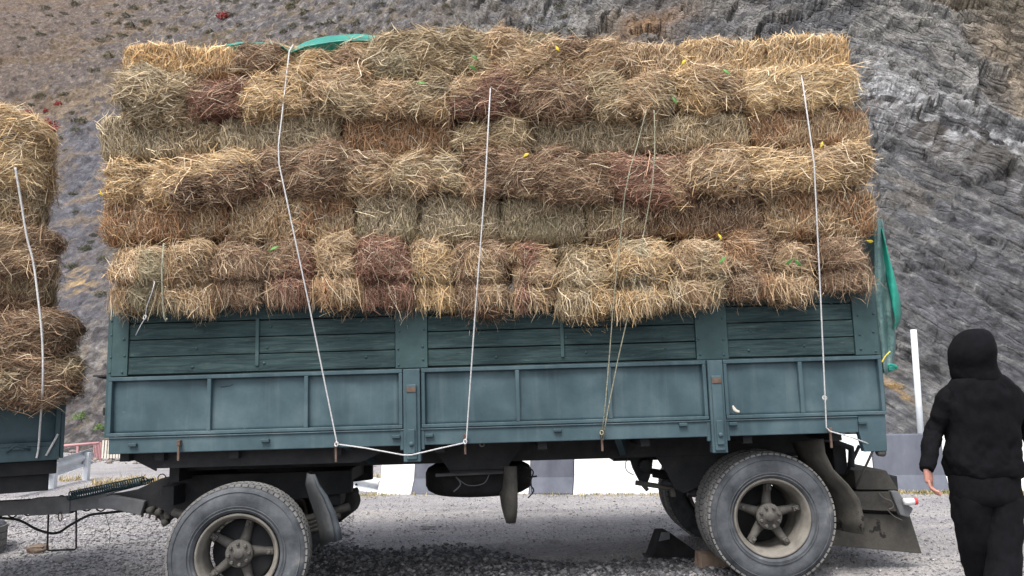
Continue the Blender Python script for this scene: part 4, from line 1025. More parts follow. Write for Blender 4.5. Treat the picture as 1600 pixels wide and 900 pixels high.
def bale(name, c, dims, style, pal, seed, pal2=None, lobes=(), grooved='x', rot=(0, 0, 0), nst=1.0, basis=None, tail=0.0):
    g = np.random.default_rng(seed); H = np.array(dims) / 2.0; K = {'flat': 7.0, 'loose': 5.0, 'end': 4.0}[style]
    sd = [g.uniform(-9, 9) for _ in range(4)]
    g2 = np.random.default_rng(seed + 500); ks = g2.normal(size=(5, 3)) * 9.0; ph = g2.uniform(0, 6.28, 5)
    ks2 = g2.normal(size=(4, 3)) * 26.0; ph2 = g2.uniform(0, 6.28, 4)
    amp = {'flat': .007, 'loose': .020, 'end': .020}[style]
    def surf(q):
        s = (np.abs(q) ** K).sum(1) ** (1 / K); u = q / s[:, None]
        nrm = np.sign(u) * np.abs(u) ** (K - 1) / H; nrm /= np.linalg.norm(nrm, axis=1, keepdims=True)
        p = u * H
        ax = 0 if grooved == 'x' else 2; f = 1.0
        for l in lobes: f = f - .26 * np.exp(-((p[:, ax] - l) / .038) ** 2)
        o = [0, 1, 2]; o.remove(ax)
        for a_ in o: p[:, a_] = p[:, a_] * f
        if lobes:
            pass
        n = sum(np.sin(p @ ks[i] + ph[i]) for i in range(5)) * amp + sum(np.sin(p @ ks2[i] + ph2[i]) for i in range(4)) * amp * .45
        p = p + nrm * n[:, None]
        if tail: p[:, 2] -= tail * np.clip(-p[:, 0] / H[0], 0, 1) ** 3 * (p[:, 2] < 0)
        return p, nrm
    # core
    nx, ny, nz = 26, 8, 14
    def face(ax, sg, na, nb):
        a, b = np.meshgrid(np.linspace(-1, 1, na), np.linspace(-1, 1, nb)); o = [0, 1, 2]; o.remove(ax)
        q = np.zeros((na * nb, 3)); q[:, ax] = sg; q[:, o[0]] = a.ravel(); q[:, o[1]] = b.ravel()
        i, j = np.meshgrid(np.arange(na - 1), np.arange(nb - 1)); k = (j * na + i).ravel(); F = np.stack([k, k + 1, k + na + 1, k + na], 1)
        return q, (F if (sg > 0) ^ (ax == 1) else F[:, ::-1])
    V = []; F = []; off = 0
    for ax, (na, nb) in ((0, (ny, nz)), (1, (nx, nz)), (2, (nx, ny))):
        for sg in (-1, 1):
            q, f = face(ax, sg, na, nb); p, n = surf(q); V.append(p - n * .012); F.append(f + off); off += len(p)
    Vc = np.concatenate(V); Fc = np.concatenate(F)
    P1 = np.array(PAL[pal]); P2 = np.array(PAL[pal2 or pal]); kk = g.normal(size=(3, 3)) * 7; kp = g.uniform(0, 6.28, 3)
    def patch(p): return sum(np.sin(p @ kk[i] + kp[i]) for i in range(3)) / 1.6
    mcol = lambda p, idx: np.where((patch(p) > .55)[:, None], P2[idx], P1[idx])
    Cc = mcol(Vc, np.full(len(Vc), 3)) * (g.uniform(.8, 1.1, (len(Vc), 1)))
    # straw
    N_ = int({'flat': 8500, 'loose': 8500, 'end': 6000}[style] * nst * (dims[0] * dims[2] / (.9 * .38) if style != 'end' else dims[0] * dims[2] / (.4 * .6)))
    N_ = max(N_, 800)
    pr = np.array([.52, .20, .12, .08, .08]); fc = g.choice(5, N_, p=pr)
    q = g.uniform(-1, 1, (N_, 3))
    q[fc == 0, 1] = -1; q[fc == 1, 2] = 1; q[fc == 2, 2] = -1; q[fc == 3, 0] = -1; q[fc == 4, 0] = 1
    tb = (fc == 1) | (fc == 2) | (fc >= 3); q[tb, 1] = -1 + 1.5 * g.random(tb.sum()) ** 1.5
    p, n = surf(q)
    clump = np.sin(p @ (g.normal(size=3) * 13) + 1) + np.sin(p @ (g.normal(size=3) * 22) + 2) + np.sin(p @ (g.normal(size=3) * 9))
    if style == 'flat':
        ang = np.pi / 2 + clump * .08 + g.normal(0, .24, N_); ln = g.uniform(.025, .07, N_); lift = np.abs(g.normal(0, .006, N_)); drp = np.zeros(N_)
        st = g.random(N_) < .07; ang[st] = g.uniform(0, np.pi, st.sum()); ln[st] = g.uniform(.07, .18, st.sum()); lift[st] += g.uniform(.004, .03, st.sum())
    elif style == 'loose':
        fan = p[:, 0] / H[0]
        ang = g.choice([0, np.pi], N_) + clump * .26 + g.normal(0, .27, N_) ; ln = g.uniform(.07, .20, N_); lift = np.abs(g.normal(0, .012, N_)); drp = g.uniform(0, .02, N_)
        st = g.random(N_) < .10; ln[st] *= g.uniform(1.0, 1.6, st.sum()); lift[st] += g.uniform(.01, .055, st.sum()); ang[st] += g.normal(0, .6, st.sum())
        low = (q[:, 2] < -.55) & (g.random(N_) < .14); ang[low] = -np.pi / 2 + g.normal(0, .7, low.sum()); drp[low] += .02; ln[q[:, 2] < -.4] *= .75
    else:
        ang = clump * .55 + g.normal(0, .55, N_); ln = g.uniform(.05, .15, N_); lift = np.abs(g.normal(0, .012, N_)); drp = g.uniform(0, .025, N_)
        st = g.random(N_) < .12; ln[st] *= 1.5; lift[st] += g.uniform(.008, .04, st.sum()); ang[st] += g.normal(0, .8, st.sum())
        low = (q[:, 2] < -.6) & (g.random(N_) < .5); ang[low] = -np.pi / 2 + g.normal(0, .5, low.sum()); drp[low] += .02; lift[low] += .012
    d0 = np.stack([np.cos(ang), g.normal(0, .15, N_), np.sin(ang)], 1)
    tp = (np.abs(n[:, 2]) > .75); d0[tp, 1] = np.sin(ang[tp]); d0[tp, 2] = 0
    sdm = (np.abs(n[:, 0]) > .75); d0[sdm, 1] = np.cos(ang[sdm]) * .6; d0[sdm, 0] = 0
    d = d0 - n * (d0 * n).sum(1)[:, None]; d /= np.linalg.norm(d, axis=1, keepdims=True) + 1e-9
    flip = g.random(N_) < .5; d[flip & (d[:, 2] > 0)] *= 1
    side0 = np.cross(d, n); bend = g.normal(0, .12, N_)[:, None] * side0 * ln[:, None]
    p0 = p - n * .014 - d * ln[:, None] * .5; p1 = p + n * (lift * .6 + .004)[:, None] + bend; p2 = p + n * (lift * 1.6 - .002)[:, None] + d * ln[:, None] * .5 + bend * .3
    p2[:, 2] -= drp; p1[:, 2] -= drp * .3
    sv = np.cross(p2 - p0, n + g.normal(0, .55, (N_, 3))); sv /= np.linalg.norm(sv, axis=1, keepdims=True) + 1e-9
    wd = g.uniform(.0008, .0021, N_) * (1.25 if style == 'loose' else 1.0) * (.8 if pal in ('brown', 'red', 'orange') else 1.0); wd[st] *= 1.3; wd = wd * (1.25 if style == 'flat' else 1.0); fine = g.random(N_) < .35; wd[fine] *= .6; s_ = sv * wd[:, None]
    curl = np.cross(d, n) * (g.normal(0, .09, N_) * ln)[:, None] + n * (np.abs(g.normal(0, .05, N_)) * ln)[:, None]
    pa = p0 * .62 + p1 * .38 + (p1 - (p0 + p2) / 2) * .35 + curl; pb = p1 * .45 + p2 * .55 + (p1 - (p0 + p2) / 2) * .25 - curl * .5
    if style == 'flat': cs_f = g.uniform(.55, 1.5, N_)
    else: cs_f = np.ones(N_)
    Vs = np.stack([p0 - s_, p0 + s_, pa - s_, pa + s_, pb - s_, pb + s_, p2 - s_ * .4, p2 + s_ * .4], 1).reshape(-1, 3)
    k = (np.arange(N_) * 8)[:, None] + len(Vc)
    Fs = np.concatenate([k + np.array([[0, 1, 3, 2]]), k + np.array([[2, 3, 5, 4]]), k + np.array([[4, 5, 7, 6]])])
    idx = g.choice(4, N_, p=[.28, .28, .20, .24]); idx[st] = g.choice([0, 2], st.sum()); idx[fine & (g.random(N_) < .35)] = 2
    cs = mcol(p, idx) * g.uniform(.62, 1.36, (N_, 1)) * cs_f[:, None]; pal_ = g.random(N_) < .09; cs[pal_] = np.array([.70, .60, .44]) * g.uniform(.75, 1.05, (pal_.sum(), 1))
    o = np_mesh(name, np.concatenate([Vc, Vs]), np.concatenate([Fc, Fs]), M['hay'], tint=np.concatenate([Cc, np.repeat(cs, 8, 0)]))
    if basis is None:
        o.location = W(*c); o.rotation_euler = (rot[0], rot[1] - BETA, rot[2])
    else:
        o.matrix_world = basis @ Matrix.Translation(c) @ Euler(rot).to_matrix().to_4x4()
    return o

ORD = ['first', 'second', 'third', 'fourth', 'fifth', 'sixth', 'seventh', 'eighth', 'ninth', 'tenth', 'eleventh', 'twelfth', 'thirteenth', 'fourteenth', 'fifteenth']
LOOK = dict(gold='golden', bright='pale gold', cut='orange gold', tan='tan', brown='dull brown', red='reddish brown', olive='olive tinged', grey='greyish green', orange='rusty orange', green='faded green')
def row_name(k, n, where):
    if k == 0: return 'leftmost of ' + where
    if k == n - 1: return 'rightmost of ' + where
    return ORD[k] + ' from left in ' + where
BN = [0]
def place_row(items, where, dep, grp):
    n = len(items)
    for k, it in enumerate(items):
        x0, x1, y0, y1, style, pal, pal2, dy, lob = it
        c0 = T(x0, (y0 + y1) / 2, dy); c1 = T(x1, (y0 + y1) / 2, dy); t = T((x0 + x1) / 2, y0, dy); b = T((x0 + x1) / 2, y1, dy)
        Lx = c1.x - c0.x; Hz = t.z - b.z; rg = random.Random(BN[0] * 31 + 5)
        dd = dep + rg.uniform(-.03, .03)
        lobes = ()
        if style == 'loose': lobes = tuple(Lx * f for f in lob)
        if style == 'end': lobes = (Hz * lob[0],)
        BN[0] += 1
        kind = {'flat': 'cut-face', 'loose': 'shaggy', 'end': 'end-on'}[style]
        o = bale('hay_bale', ((c0.x + c1.x) / 2, dy + dd / 2, (t.z + b.z) / 2), (Lx * {'flat': 1.0, 'loose': 1.0, 'end': .97}[style], dd, Hz * {'flat': 1.12, 'loose': .95, 'end': .99}[style]), style, pal, 1000 + BN[0], pal2, lobes, 'z' if style == 'end' else 'x',
                 (rg.uniform(-.03, .03), rg.uniform(-.012, .012), rg.uniform(-.03, .03)), 1.0)
        tag(o, '%s %s hay bale %s' % (LOOK[pal], kind, row_name(k, n, where)), 'hay bale', grp)
GR = 'hay bales stacked on the trailer'
F_ = [(165, 252, 372, 478, 'tan', 'green'), (248, 330, 362, 488, 'tan', 'grey'), (326, 410, 360, 474, 'brown', 'brown'), (404, 490, 355, 472, 'brown', 'red'), (484, 560, 355, 468, 'tan', 'orange'), (555, 644, 365, 480, 'red', 'brown'),
      (640, 712, 368, 480, 'gold', 'tan'), (708, 796, 368, 480, 'brown', 'tan'), (796, 874, 370, 488, 'tan', 'red'), (870, 960, 370, 488, 'olive', 'gold'), (960, 1054, 365, 490, 'gold', 'grey'), (1050, 1142, 362, 470, 'tan', 'olive'), (1132, 1216, 360, 460, 'brown', 'orange'), (1210, 1284, 362, 463, 'tan', 'brown'), (1280, 1364, 355, 455, 'brown', 'orange')]
rg = random.Random(9)
place_row([(a, b, c + 6, d, 'end', p, q, -.175 + rg.uniform(-.045, .03), (-.14,)) for a, b, c, d, p, q in F_], 'the bottom row on the trailer', .75, GR)
E_ = [(152, 356, 308, 372, 'orange', 'tan'), (354, 556, 306, 372, 'tan', 'orange'), (556, 652, 304, 372, 'grey', 'green'), (652, 782, 306, 374, 'grey', 'olive'), (780, 916, 310, 374, 'grey', 'green'), (914, 1030, 312, 374, 'olive', 'brown'), (1028, 1192, 304, 366, 'orange', 'brown'), (1190, 1374, 298, 366, 'tan', 'orange')]
place_row([(a, b, c, d, 'flat', p, q, -.100 + rg.uniform(-.02, .02), ()) for a, b, c, d, p, q in E_], 'the second row up on the trailer', .6, GR)
D_ = [(150, 270, 240, 318, 'gold', 'tan', (.1,)), (266, 390, 236, 316, 'gold', 'brown', (-.1,)), (386, 530, 225, 300, 'brown', 'red', (.1,)), (526, 608, 228, 300, 'brown', 'tan', ()), (606, 724, 232, 305, 'olive', 'tan', (.1,)), (722, 846, 232, 312, 'brown', 'tan', (-.05,)), (844, 954, 236, 312, 'brown', 'red', ()), (953, 1076, 236, 316, 'red', 'tan', ()), (1072, 1172, 226, 300, 'tan', 'brown', ()), (1168, 1372, 218, 298, 'gold', 'tan', (-.2, .2))]
place_row([(a, b, c, d - 4, 'loose', p, q, -.215 + rg.uniform(-.03, .03), l) for a, b, c, d, p, q, l in D_], 'the third row up on the trailer', .7, GR)
C_ = [(150, 345, 184, 246, 'grey', 'olive'), (342, 528, 180, 240, 'grey', 'tan'), (530, 710, 184, 244, 'orange', 'orange'), (824, 1002, 182, 240, 'grey', 'olive'), (1000, 1172, 180, 232, 'olive', 'grey'), (1170, 1364, 172, 226, 'orange', 'tan')]
CI = [(a, b, c, d, 'flat', p, q, -.100 + rg.uniform(-.02, .02), ()) for a, b, c, d, p, q in C_]
place_row(CI[:3] + [(708, 826, 180, 238, 'loose', 'olive', 'tan', -.14, (0,))] + CI[3:], 'the fourth row up on the trailer', .6, GR)
B_ = [(180, 292, 98, 196, 'olive', 'grey', (.15,)), (288, 384, 118, 182, 'red', 'brown', ()), (380, 490, 100, 182, 'gold', 'tan', (0,)), (486, 580, 102, 182, 'tan', 'olive', ()), (576, 702, 114, 186, 'tan', 'olive', (0,)), (700, 818, 116, 182, 'red', 'tan', (-.15,)), (814, 924, 122, 184, 'brown', 'olive', ()), (920, 1058, 112, 184, 'olive', 'tan', (0,)), (1054, 1174, 98, 176, 'gold', 'tan', (.05,)), (1168, 1350, 96, 172, 'bright', 'gold', (-.25, .2))]
place_row([(a, b, c, d - 4, 'loose', p, q, -.205 + rg.uniform(-.03, .03), l) for a, b, c, d, p, q, l in B_], 'the row below the top one', .7, GR)
A_ = [(190, 298, 70, 118, 'flat', 'cut', 'gold', -.02), (295, 372, 76, 118, 'flat', 'cut', 'tan', -.02), (369, 446, 62, 112, 'loose', 'brown', 'tan', -.05), (444, 522, 78, 112, 'loose', 'tan', 'gold', -.02), (520, 578, 70, 110, 'loose', 'brown', 'tan', .0), (572, 682, 44, 118, 'loose', 'olive', 'green', -.12), (678, 774, 50, 115, 'loose', 'tan', 'olive', -.08), (770, 884, 50, 124, 'loose', 'tan', 'grey', -.14), (880, 986, 58, 126, 'loose', 'tan', 'brown', -.12), (983, 1064, 72, 122, 'flat', 'tan', 'gold', -.04), (1060, 1200, 62, 120, 'flat', 'gold', 'tan', -.04), (1196, 1332, 57, 120, 'flat', 'gold', 'cut', -.04)]
place_row([(a, b, c, d, s, p, q, dy, ()) for a, b, c, d, s, p, q, dy in A_], 'the trailer top row', .55, GR)

# long stray stems and hanging wisps on the front of the load belong to single bales' edges
# ---- tarpaulins
def tarps():
    rows = []
    xs = [(352, 69), (366, 67), (382, 65), (400, 66), (420, 66), (434, 67), (444, 72), (452, 78), (462, 73), (476, 66), (492, 60), (510, 56), (535, 54), (560, 53), (588, 55), (610, 62)]
    g = random.Random(2)
    for k, (px, py) in enumerate(xs):
        pinch = math.exp(-((px - 452) / 12) ** 2)
        hh = (9 if 440 < px < 480 else (16 if px > 480 else 4)) * (1 - .4 * pinch)
        row = []
        for f in range(6):
            t = f / 5
            d = -.02 + .35 * (1 - t) - .20 * pinch * t
            row.append(W(*T(px + 3 * t, py + hh * t * .6 + g.uniform(-.6, .6), d)))
        rows.append(row)
    rr = [list(map(Vector, r)) for r in rows]
    # far flap continues over the load
    rr = [[r[0] + Vector((0, .7, -.25)), r[0] + Vector((0, .3, -.02))] + r for r in rr]
    mb = MB(); sheet(mb, rr, .004)
    o = mb.build('tarpaulin', M['tarp'], label='bright teal tarpaulin edge pinched by the white rope on top of the load', cat='tarpaulin')
    # the hanging rear sheet: near edge curtain plus bright folded flap
    left = ((1368, 345), (1362, 400), (1364, 450), (1370, 500), (1374, 540), (1380, 580))
    right = ((1380, 340), (1388, 400), (1396, 450), (1398, 500), (1400, 545), (1396, 582))
    rows = []
    for k in range(22):
        t = k / 21; yy = 342 + 240 * t; xl = np.interp(t, [0, .5, 1], [1366, 1366, 1381]); xr = np.interp(t, [0, .2, .5, .85, 1], [1379, 1386, 1398, 1400, 1394])
        row = []
        for f in range(26):
            u = f / 25
            if u < .5:
                a_ = u * 2; px = xl + (xr - xl) * a_; dd = .055 + .10 * a_ + .020 * math.sin(a_ * 11 + t * 3) + .010 * math.sin(t * 23 + a_ * 5)
                row.append(W(*T(px, yy + 4 * math.sin(a_ * 5) * t, dd)))
            else:
                a_ = u * 2 - 1; q_ = T(xr, yy, .155); row.append(W(q_.x - .03 * math.sin(a_ * 3) + .012 * math.sin(a_ * 15 + t * 4), .155 + .9 * a_, q_.z))
        rows.append(row)
    e = empty('tarpaulin', W(6.05, .5, 1.0), label='teal tarpaulin hanging down the rear end of the load beside the tailboard', cat='tarpaulin')
    loc = e.location
    rows = [[p - loc for p in r] for r in rows]
    mb = MB(); sheet(mb, rows, .004); mb.build('silver_curtain', M['tarpgrey'], e)
    rows = []
    for k in range(14):
        t = k / 13; yy = 355 + 160 * t; w = np.interp(t, [0, .3, .75, 1], [3, 12, 14, 5]); xr = np.interp(t, [0, .35, .7, .9, 1], [1378, 1392, 1406, 1408, 1400])
        row = []
        for f in range(6):
            u = f / 5; p = W(*T(xr - w * (1 - u), yy, .10 + .16 * math.sin(u * 3 + t * 5) * .3)); row.append(p - loc)
        rows.append(row)
    mb = MB(); sheet(mb, rows, .004); mb.build('bright_flap', M['tarp'], e)
    mb = MB(); v = W(*T(1389, 574, .12)) - loc
    for k in range(3): mb.tube(smooth_path([v + Vector((-.05 + .03 * k, .02 * k, -.01)), v + Vector((.0, -.01, .02 - .02 * k)), v + Vector((.06, .01 * k, .0))], 4), .016, 8)
    mb.build('knotted_corner', M['tarp'], e)
    mb = MB(); mb.tube(smooth_path([W(*T(*c_, .0)) - loc for c_ in ((1378, 566), (1383, 557), (1391, 549))], 4), .005, 6); mb.build('yellow_tie', M['leafyellow'], e)
tarps()

# ---- ropes
def rope(name, pts, r, mat, label, grp=None, knots=()):
    path = [W(*T(*p)) for p in pts]
    root = empty(name, path[0], label=label, cat='rope', group=grp); o = path[0]
    MB().tube([p - o for p in path], r, 8).build('strand', mat, root)
    for kx in knots:
        v = W(*T(*kx)) - o; mb = MB()
        for j in range(3):
            a = j * 1.1; mb.tube([v + Vector((math.cos(t * .6 + a) * .012, math.sin(t * .6) * .010 - .006, math.sin(t * .6 + a) * .016)) for t in range(11)], r * .9, 6)
        mb.build('knot', mat, root)
    return root
rope('rope', [(458, 70, -.05), (452, 80, -.21), (435, 228, -.27), (436, 256, -.30), (482, 472, -.235), (526, 690, -.045), (527, 694, -.05), (570, 700, -.055), (630, 711, -.075), (643, 711, -.075), (690, 700, -.055), (726, 692, -.045), (729, 685, -.045), (743, 482, -.235), (758, 290, -.31), (766, 142, -.28), (767, 128, -.18)], .0056, M['rope'],
     'white rope slung from the tarp down under a hinge post and up again', 'ropes tying the load', [(526, 694, -.05), (727, 690, -.045)])
rope('rope', [(1252, 118, -.2), (1255, 135, -.28), (1272, 255, -.30), (1282, 460, -.235), (1291, 668, -.045), (1297, 674, -.05), (1330, 683, -.02), (1366, 697, .02)], .0056, M['rope'],
     'white rope down the rear end of the trailer to its corner', 'ropes tying the load', [(1288, 622, -.05)])
rope('cord', [(1010, 172, -.30), (1004, 195, -.26), (996, 226, -.28), (985, 262, -.37), (976, 305, -.34), (972, 350, -.22), (966, 400, -.25), (958, 480, -.22), (952, 560, -.10), (946, 630, -.05), (940, 684, -.045)], .0045, M['cord'],
     'thin speckled cord, left strand of the crossing pair', 'thin cords tying the load', [(940, 676, -.045)])
rope('cord', [(1022, 172, -.30), (1023, 200, -.26), (1023, 240, -.34), (1020, 285, -.37), (1014, 320, -.30), (1005, 370, -.26), (994, 430, -.26), (982, 490, -.22), (966, 560, -.10), (950, 640, -.05), (942, 688, -.045)], .0045, M['cord'],
     'thin speckled cord, right strand of the crossing pair', 'thin cords tying the load')
rope('twine', [(242, 440, -.30), (238, 455, -.31), (229, 480, -.25), (227, 497, -.21), (220, 508, -.2), (212, 524, -.19)], .0035, M['rope'], 'short white twine end dangling at the left of the planks', None, [(227, 496, -.21)])
rope('twine', [(256, 380, -.32), (253, 420, -.33), (254, 465, -.31), (256, 495, -.27), (259, 502, -.26), (261, 497, -.26)], .007, M['cord'], 'frayed straw coloured twine hanging beside the white twine end')

def leaves():
    spots = [(742, 90, 'g', 'green leaf upper of the pair on the top bales'), (739, 106, 'g', 'green leaf lower of the pair on the top bales'), (660, 130, 'g', 'small dark green leaf on hay between the first two ropes'),
             (871, 76, 'y', 'yellow leaf on the top row of hay'), (822, 242, 'y', 'yellow leaf on dull brown hay right of the middle rope'), (1284, 226, 'y', 'yellow leaf beside the right white rope'),
             (1054, 157, 'g', 'dark green leaf above the thin cords'), (1135, 112, 'g', 'green leaf on the pale bales near the top right'), (1068, 97, 'y', 'yellow green leaf on the top row near the cords'),
             (1233, 409, 'g', 'light green leaf at the left of the rightmost rope, low'), (1247, 411, 'g', 'light green leaf touching the rightmost rope side, low'), (1360, 377, 'y', 'yellow leaf at the right end of the bottom row'),
             (1125, 370, 'y', 'yellow leaf in the bottom row near the second hinge post'), (158, 302, 'y', 'yellow leaf at the left end of the load'), (1129, 406, 'g', 'dark green leaf in the lower right hay'), (428, 388, 'g', 'small green leaf near the left rope in the bottom row')]
    g = random.Random(5)
    for px, py, k, lab in spots:
        mb = MB(); L_ = .026 if k == 'y' else .036; w = .012
        rows = [[(x * L_, -w * math.sin(math.pi * max(.03, min(.97, (x + 1) / 2))), .004 * math.cos(x * 3)), (x * L_, 0, -.003), (x * L_, w * math.sin(math.pi * max(.03, min(.97, (x + 1) / 2))), .004 * math.cos(x * 3))] for x in np.linspace(-1, 1, 7)]
        sheet(mb, rows, .0015)
        mb.tube([(-L_, 0, 0), (-L_ * 1.5, .002, .002)], .0015, 5)
        o = mb.build('leaf', M['leafgreen'] if k == 'g' else M['leafyellow'], label=lab, cat='leaf', group='leaves caught in the hay')
        dy = -.33 if not (py < 100) else -.2
        if 305 < py < 365 or 180 < py < 235: dy = -.14
        o.location = W(*T(px, py, dy - .02)); o.rotation_euler = (R(90) + g.uniform(-.5, .5), g.uniform(-1.2, 1.2), g.uniform(-.4, .4))
leaves()

# ================================================================== THE TRUCK IN FRONT
def truck():
    base = P(92, 712, 6.35)
    yaw = R(180 + 20)          # local x runs forward (to the left and towards us), local y away to the far side
    # local frame: x forward, y to the far side, z up
    fx = Vector((-math.cos(R(24)), -math.sin(R(24)), -.02)).normalized(); fy = Vector((-math.sin(R(24)), math.cos(R(24)), 0)); fz = fx.cross(fy)
    if fz.z < 0: fz = -fz
    m = Matrix(((fx.x, fy.x, fz.x, base.x), (fx.y, fy.y, fz.y, base.y), (fx.z, fy.z, fz.z, base.z), (0, 0, 0, 1)))
    root = empty('hay_truck', label='teal sided truck body at the left edge, loaded with hay', cat='truck'); 
    root.matrix_world = m
    # the frame is left handed (x forward, y away): mirror kept out of the objects by working with explicit points
    return root, m
TRK_BASE = P(92, 716, 6.3)
TA = R(31)
# right-handed frame: x towards the rear-right corner from the front (pointing right/away), y away, z up
TX = Vector((math.cos(TA), math.sin(TA), .02)).normalized(); TY = Vector((-math.sin(TA), math.cos(TA), 0)).normalized(); TZ = TX.cross(TY).normalized()
MK = Matrix(((TX.x, TY.x, TZ.x, TRK_BASE.x), (TX.y, TY.y, TZ.y, TRK_BASE.y), (TX.z, TY.z, TZ.z, TRK_BASE.z), (0, 0, 0, 1)))
MKI = MK.inverted()
def K(px, py, off=0.0):
    """pixel -> point on the truck's side plane (local y = off)"""
    o = Vector((0, 0, CZ)); d = P(px, py, 10) - o; n = MK.to_3x3() @ Vector((0, 1, 0)); p0 = MK @ Vector((0, off, 0))
    t = (p0 - o).dot(n) / d.dot(n); return MKI @ (o + d * t)
def build_truck():
    root = empty('hay_truck', label='teal sided truck body at the left edge, loaded with hay', cat='truck'); root.matrix_world = MK
    S = M['dark_teal']
    z1 = K(60, 600).z; zr = K(40, 695).z
    rows = [[(x, .01 + .004 * math.sin(x * 4), z) for x in np.linspace(-3.2, 0, 24)] for z in np.linspace(.12, z1 + .25, 12)]
    mb = MB(); sheet(mb, rows, -.01); sd = mb.build('side_panel', S, root)
    mb = MB(); mb.box(-3.2, 0, -.008, .03, .10, .135); mb.box(-3.2, -.0, -.012, .03, -.01, .10); mb.build('sill', S, sd, bevel=.006)
    mb = MB(); mb.box(-.035, .0, -.014, .03, .0, z1 + .25); mb.build('corner_post', S, root, bevel=.004)
    MB().box(.002, .03, .0, 2.4, .0, z1 + .2).build('tail_panel', S, root, bevel=.004)
    MB().box(-3.2, 0, .03, 2.4, .02, .09).build('deck', M['chassis'], root)
    mb = MB(); mb.box(-3.2, -.02, .25, 2.2, -.12, .018); mb.build('chassis_frame', M['chassis'], root, bevel=.006)
    mb = MB(); mb.box(-.5, -.01, .12, 1.9, -.13, -.02); mb.box(-.9, -.06, .20, 1.8, -.27, -.135); mb.build('rear_bumper', M['chassis'], root, bevel=.008)
    mb = MB(); mb.box(-.32, -.22, -.03, .0, .085, .11); mb.tube([(-.36, -.02, .07), (-.30, -.03, .12), (-.2, -.02, .08)], .01, 6); mb.build('latch', S, root)
    mb = MB(); mb.lathe([(0, -.02), (.012, -.02), (.012, .0), (0, 0)], c=(-.42, -.0, .05), n=8); mb.build('bolt', M['chassis'], root)
    # hitch towards the trailer's drawbar
    return z1
z_top = build_truck()
KG = 'hay bales stacked on the truck'
def kbale(px1, y0, y1, style, pal, pal2, off, lab, Lx=1.0, lobes=()):
    a = K(px1, (y0 + y1) / 2, off); t = K(min(px1 - 30, 60), y0, off).z; b = K(min(px1 - 30, 60), y1, off).z
    BN[0] += 1
    o = bale('hay_bale', Vector((a.x - Lx / 2, off + .45, (t + b) / 2)), (Lx, .9, (t - b) * 1.06), style, pal, 3000 + BN[0], pal2, lobes, 'x', (random.uniform(-.03, .03), random.uniform(-.02, .02), random.uniform(-.03, .03)), 1.25, basis=MK)
    tag(o, lab, 'hay bale', KG)
    return a.x, t, b
kb = [(74, 184, 306, 'loose', 'bright', 'gold', -.14, 'topmost golden rounded hay bale on the truck at left'),
      (72, 296, 356, 'flat', 'olive', 'tan', -.04, 'recessed olive hay bale second from the top on the truck'),
      (92, 352, 426, 'loose', 'brown', 'tan', -.14, 'shaggy brown hay bale third from the top on the truck'),
      (86, 416, 490, 'flat', 'olive', 'brown', -.06, 'recessed dark hay bale fourth from the top on the truck'),
      (122, 482, 552, 'loose', 'brown', 'brown', -.20, 'wide brown hay bale fifth from the top on the truck'),
      (128, 556, 624, 'loose', 'brown', 'olive', -.22, 'bottom hay bale overhanging the truck side panel')]
for k_, (px, y0, y1, st, pa, pb, off, lab) in enumerate(kb):
    kbale(px, y0, y1, st, pa, pb, off, lab, 1.5)
def truck_rope():
    pts = [(24, 262, -.26), (32, 310, -.25), (42, 370, -.24), (52, 410, -.25), (60, 470, -.30), (66, 530, -.32), (67, 600, -.30), (63, 660, -.08), (60, 700, -.03), (57, 716, -.03)]
    path = smooth_path([MK @ K(*p) for p in pts], 6); e = empty('rope', path[0], label='grey white rope down the hay and side of the truck at left', cat='rope')
    MB().tube([p - path[0] for p in path], .008, 8).build('strand', M['rope'], e)
    mb = MB(); a = MK @ K(72, 712, -.02); b = MK @ K(91, 678, -.02); mb.tube([a - path[0], b - path[0]], .009, 6); mb.build('tail_strand', M['rope'], e)
truck_rope()

# ================================================================== THINGS ON THE GROUND
def lying_tyre():
    c = Vector((-6.12, 8.75, 0)); z0 = float(GR2(np.array([c.x]), np.array([8.75]))[0])
    e = empty('old_tyre', (c.x, 8.75, z0 - .01), label='worn tyre lying flat on the gravel at the left edge', cat='tyre')
    mb = MB(); w = .35; mb.lathe([(.27, .02), (.33, -.0), (.42, .0), (.455, .02), (.465, .05), (.465, w - .05), (.455, w - .02), (.42, w), (.33, w), (.27, w - .02), (.26, w / 2)], ax='z', n=72, closed=True); t = mb.build('casing', M['rubber'], e)
    mb = MB()
    for r_ in range(4):
        for k in range(44):
            a = 2 * math.pi * (k + .5 * (r_ % 2)) / 44; ca = .065; z_ = .028 + r_ * .076; vs = []
            for rr in (.455, .473):
                for aa, q in ((a - ca, z_), (a + ca, z_), (a + ca, z_ + .066), (a - ca, z_ + .066)): vs.append((rr * math.cos(aa), rr * math.sin(aa), q))
            mb.add(vs, [(3, 2, 1, 0), (4, 5, 6, 7), (0, 1, 5, 4), (1, 2, 6, 5), (2, 3, 7, 6), (3, 0, 4, 7)])
    mb.build('tread', M['tread'], t)
lying_tyre()
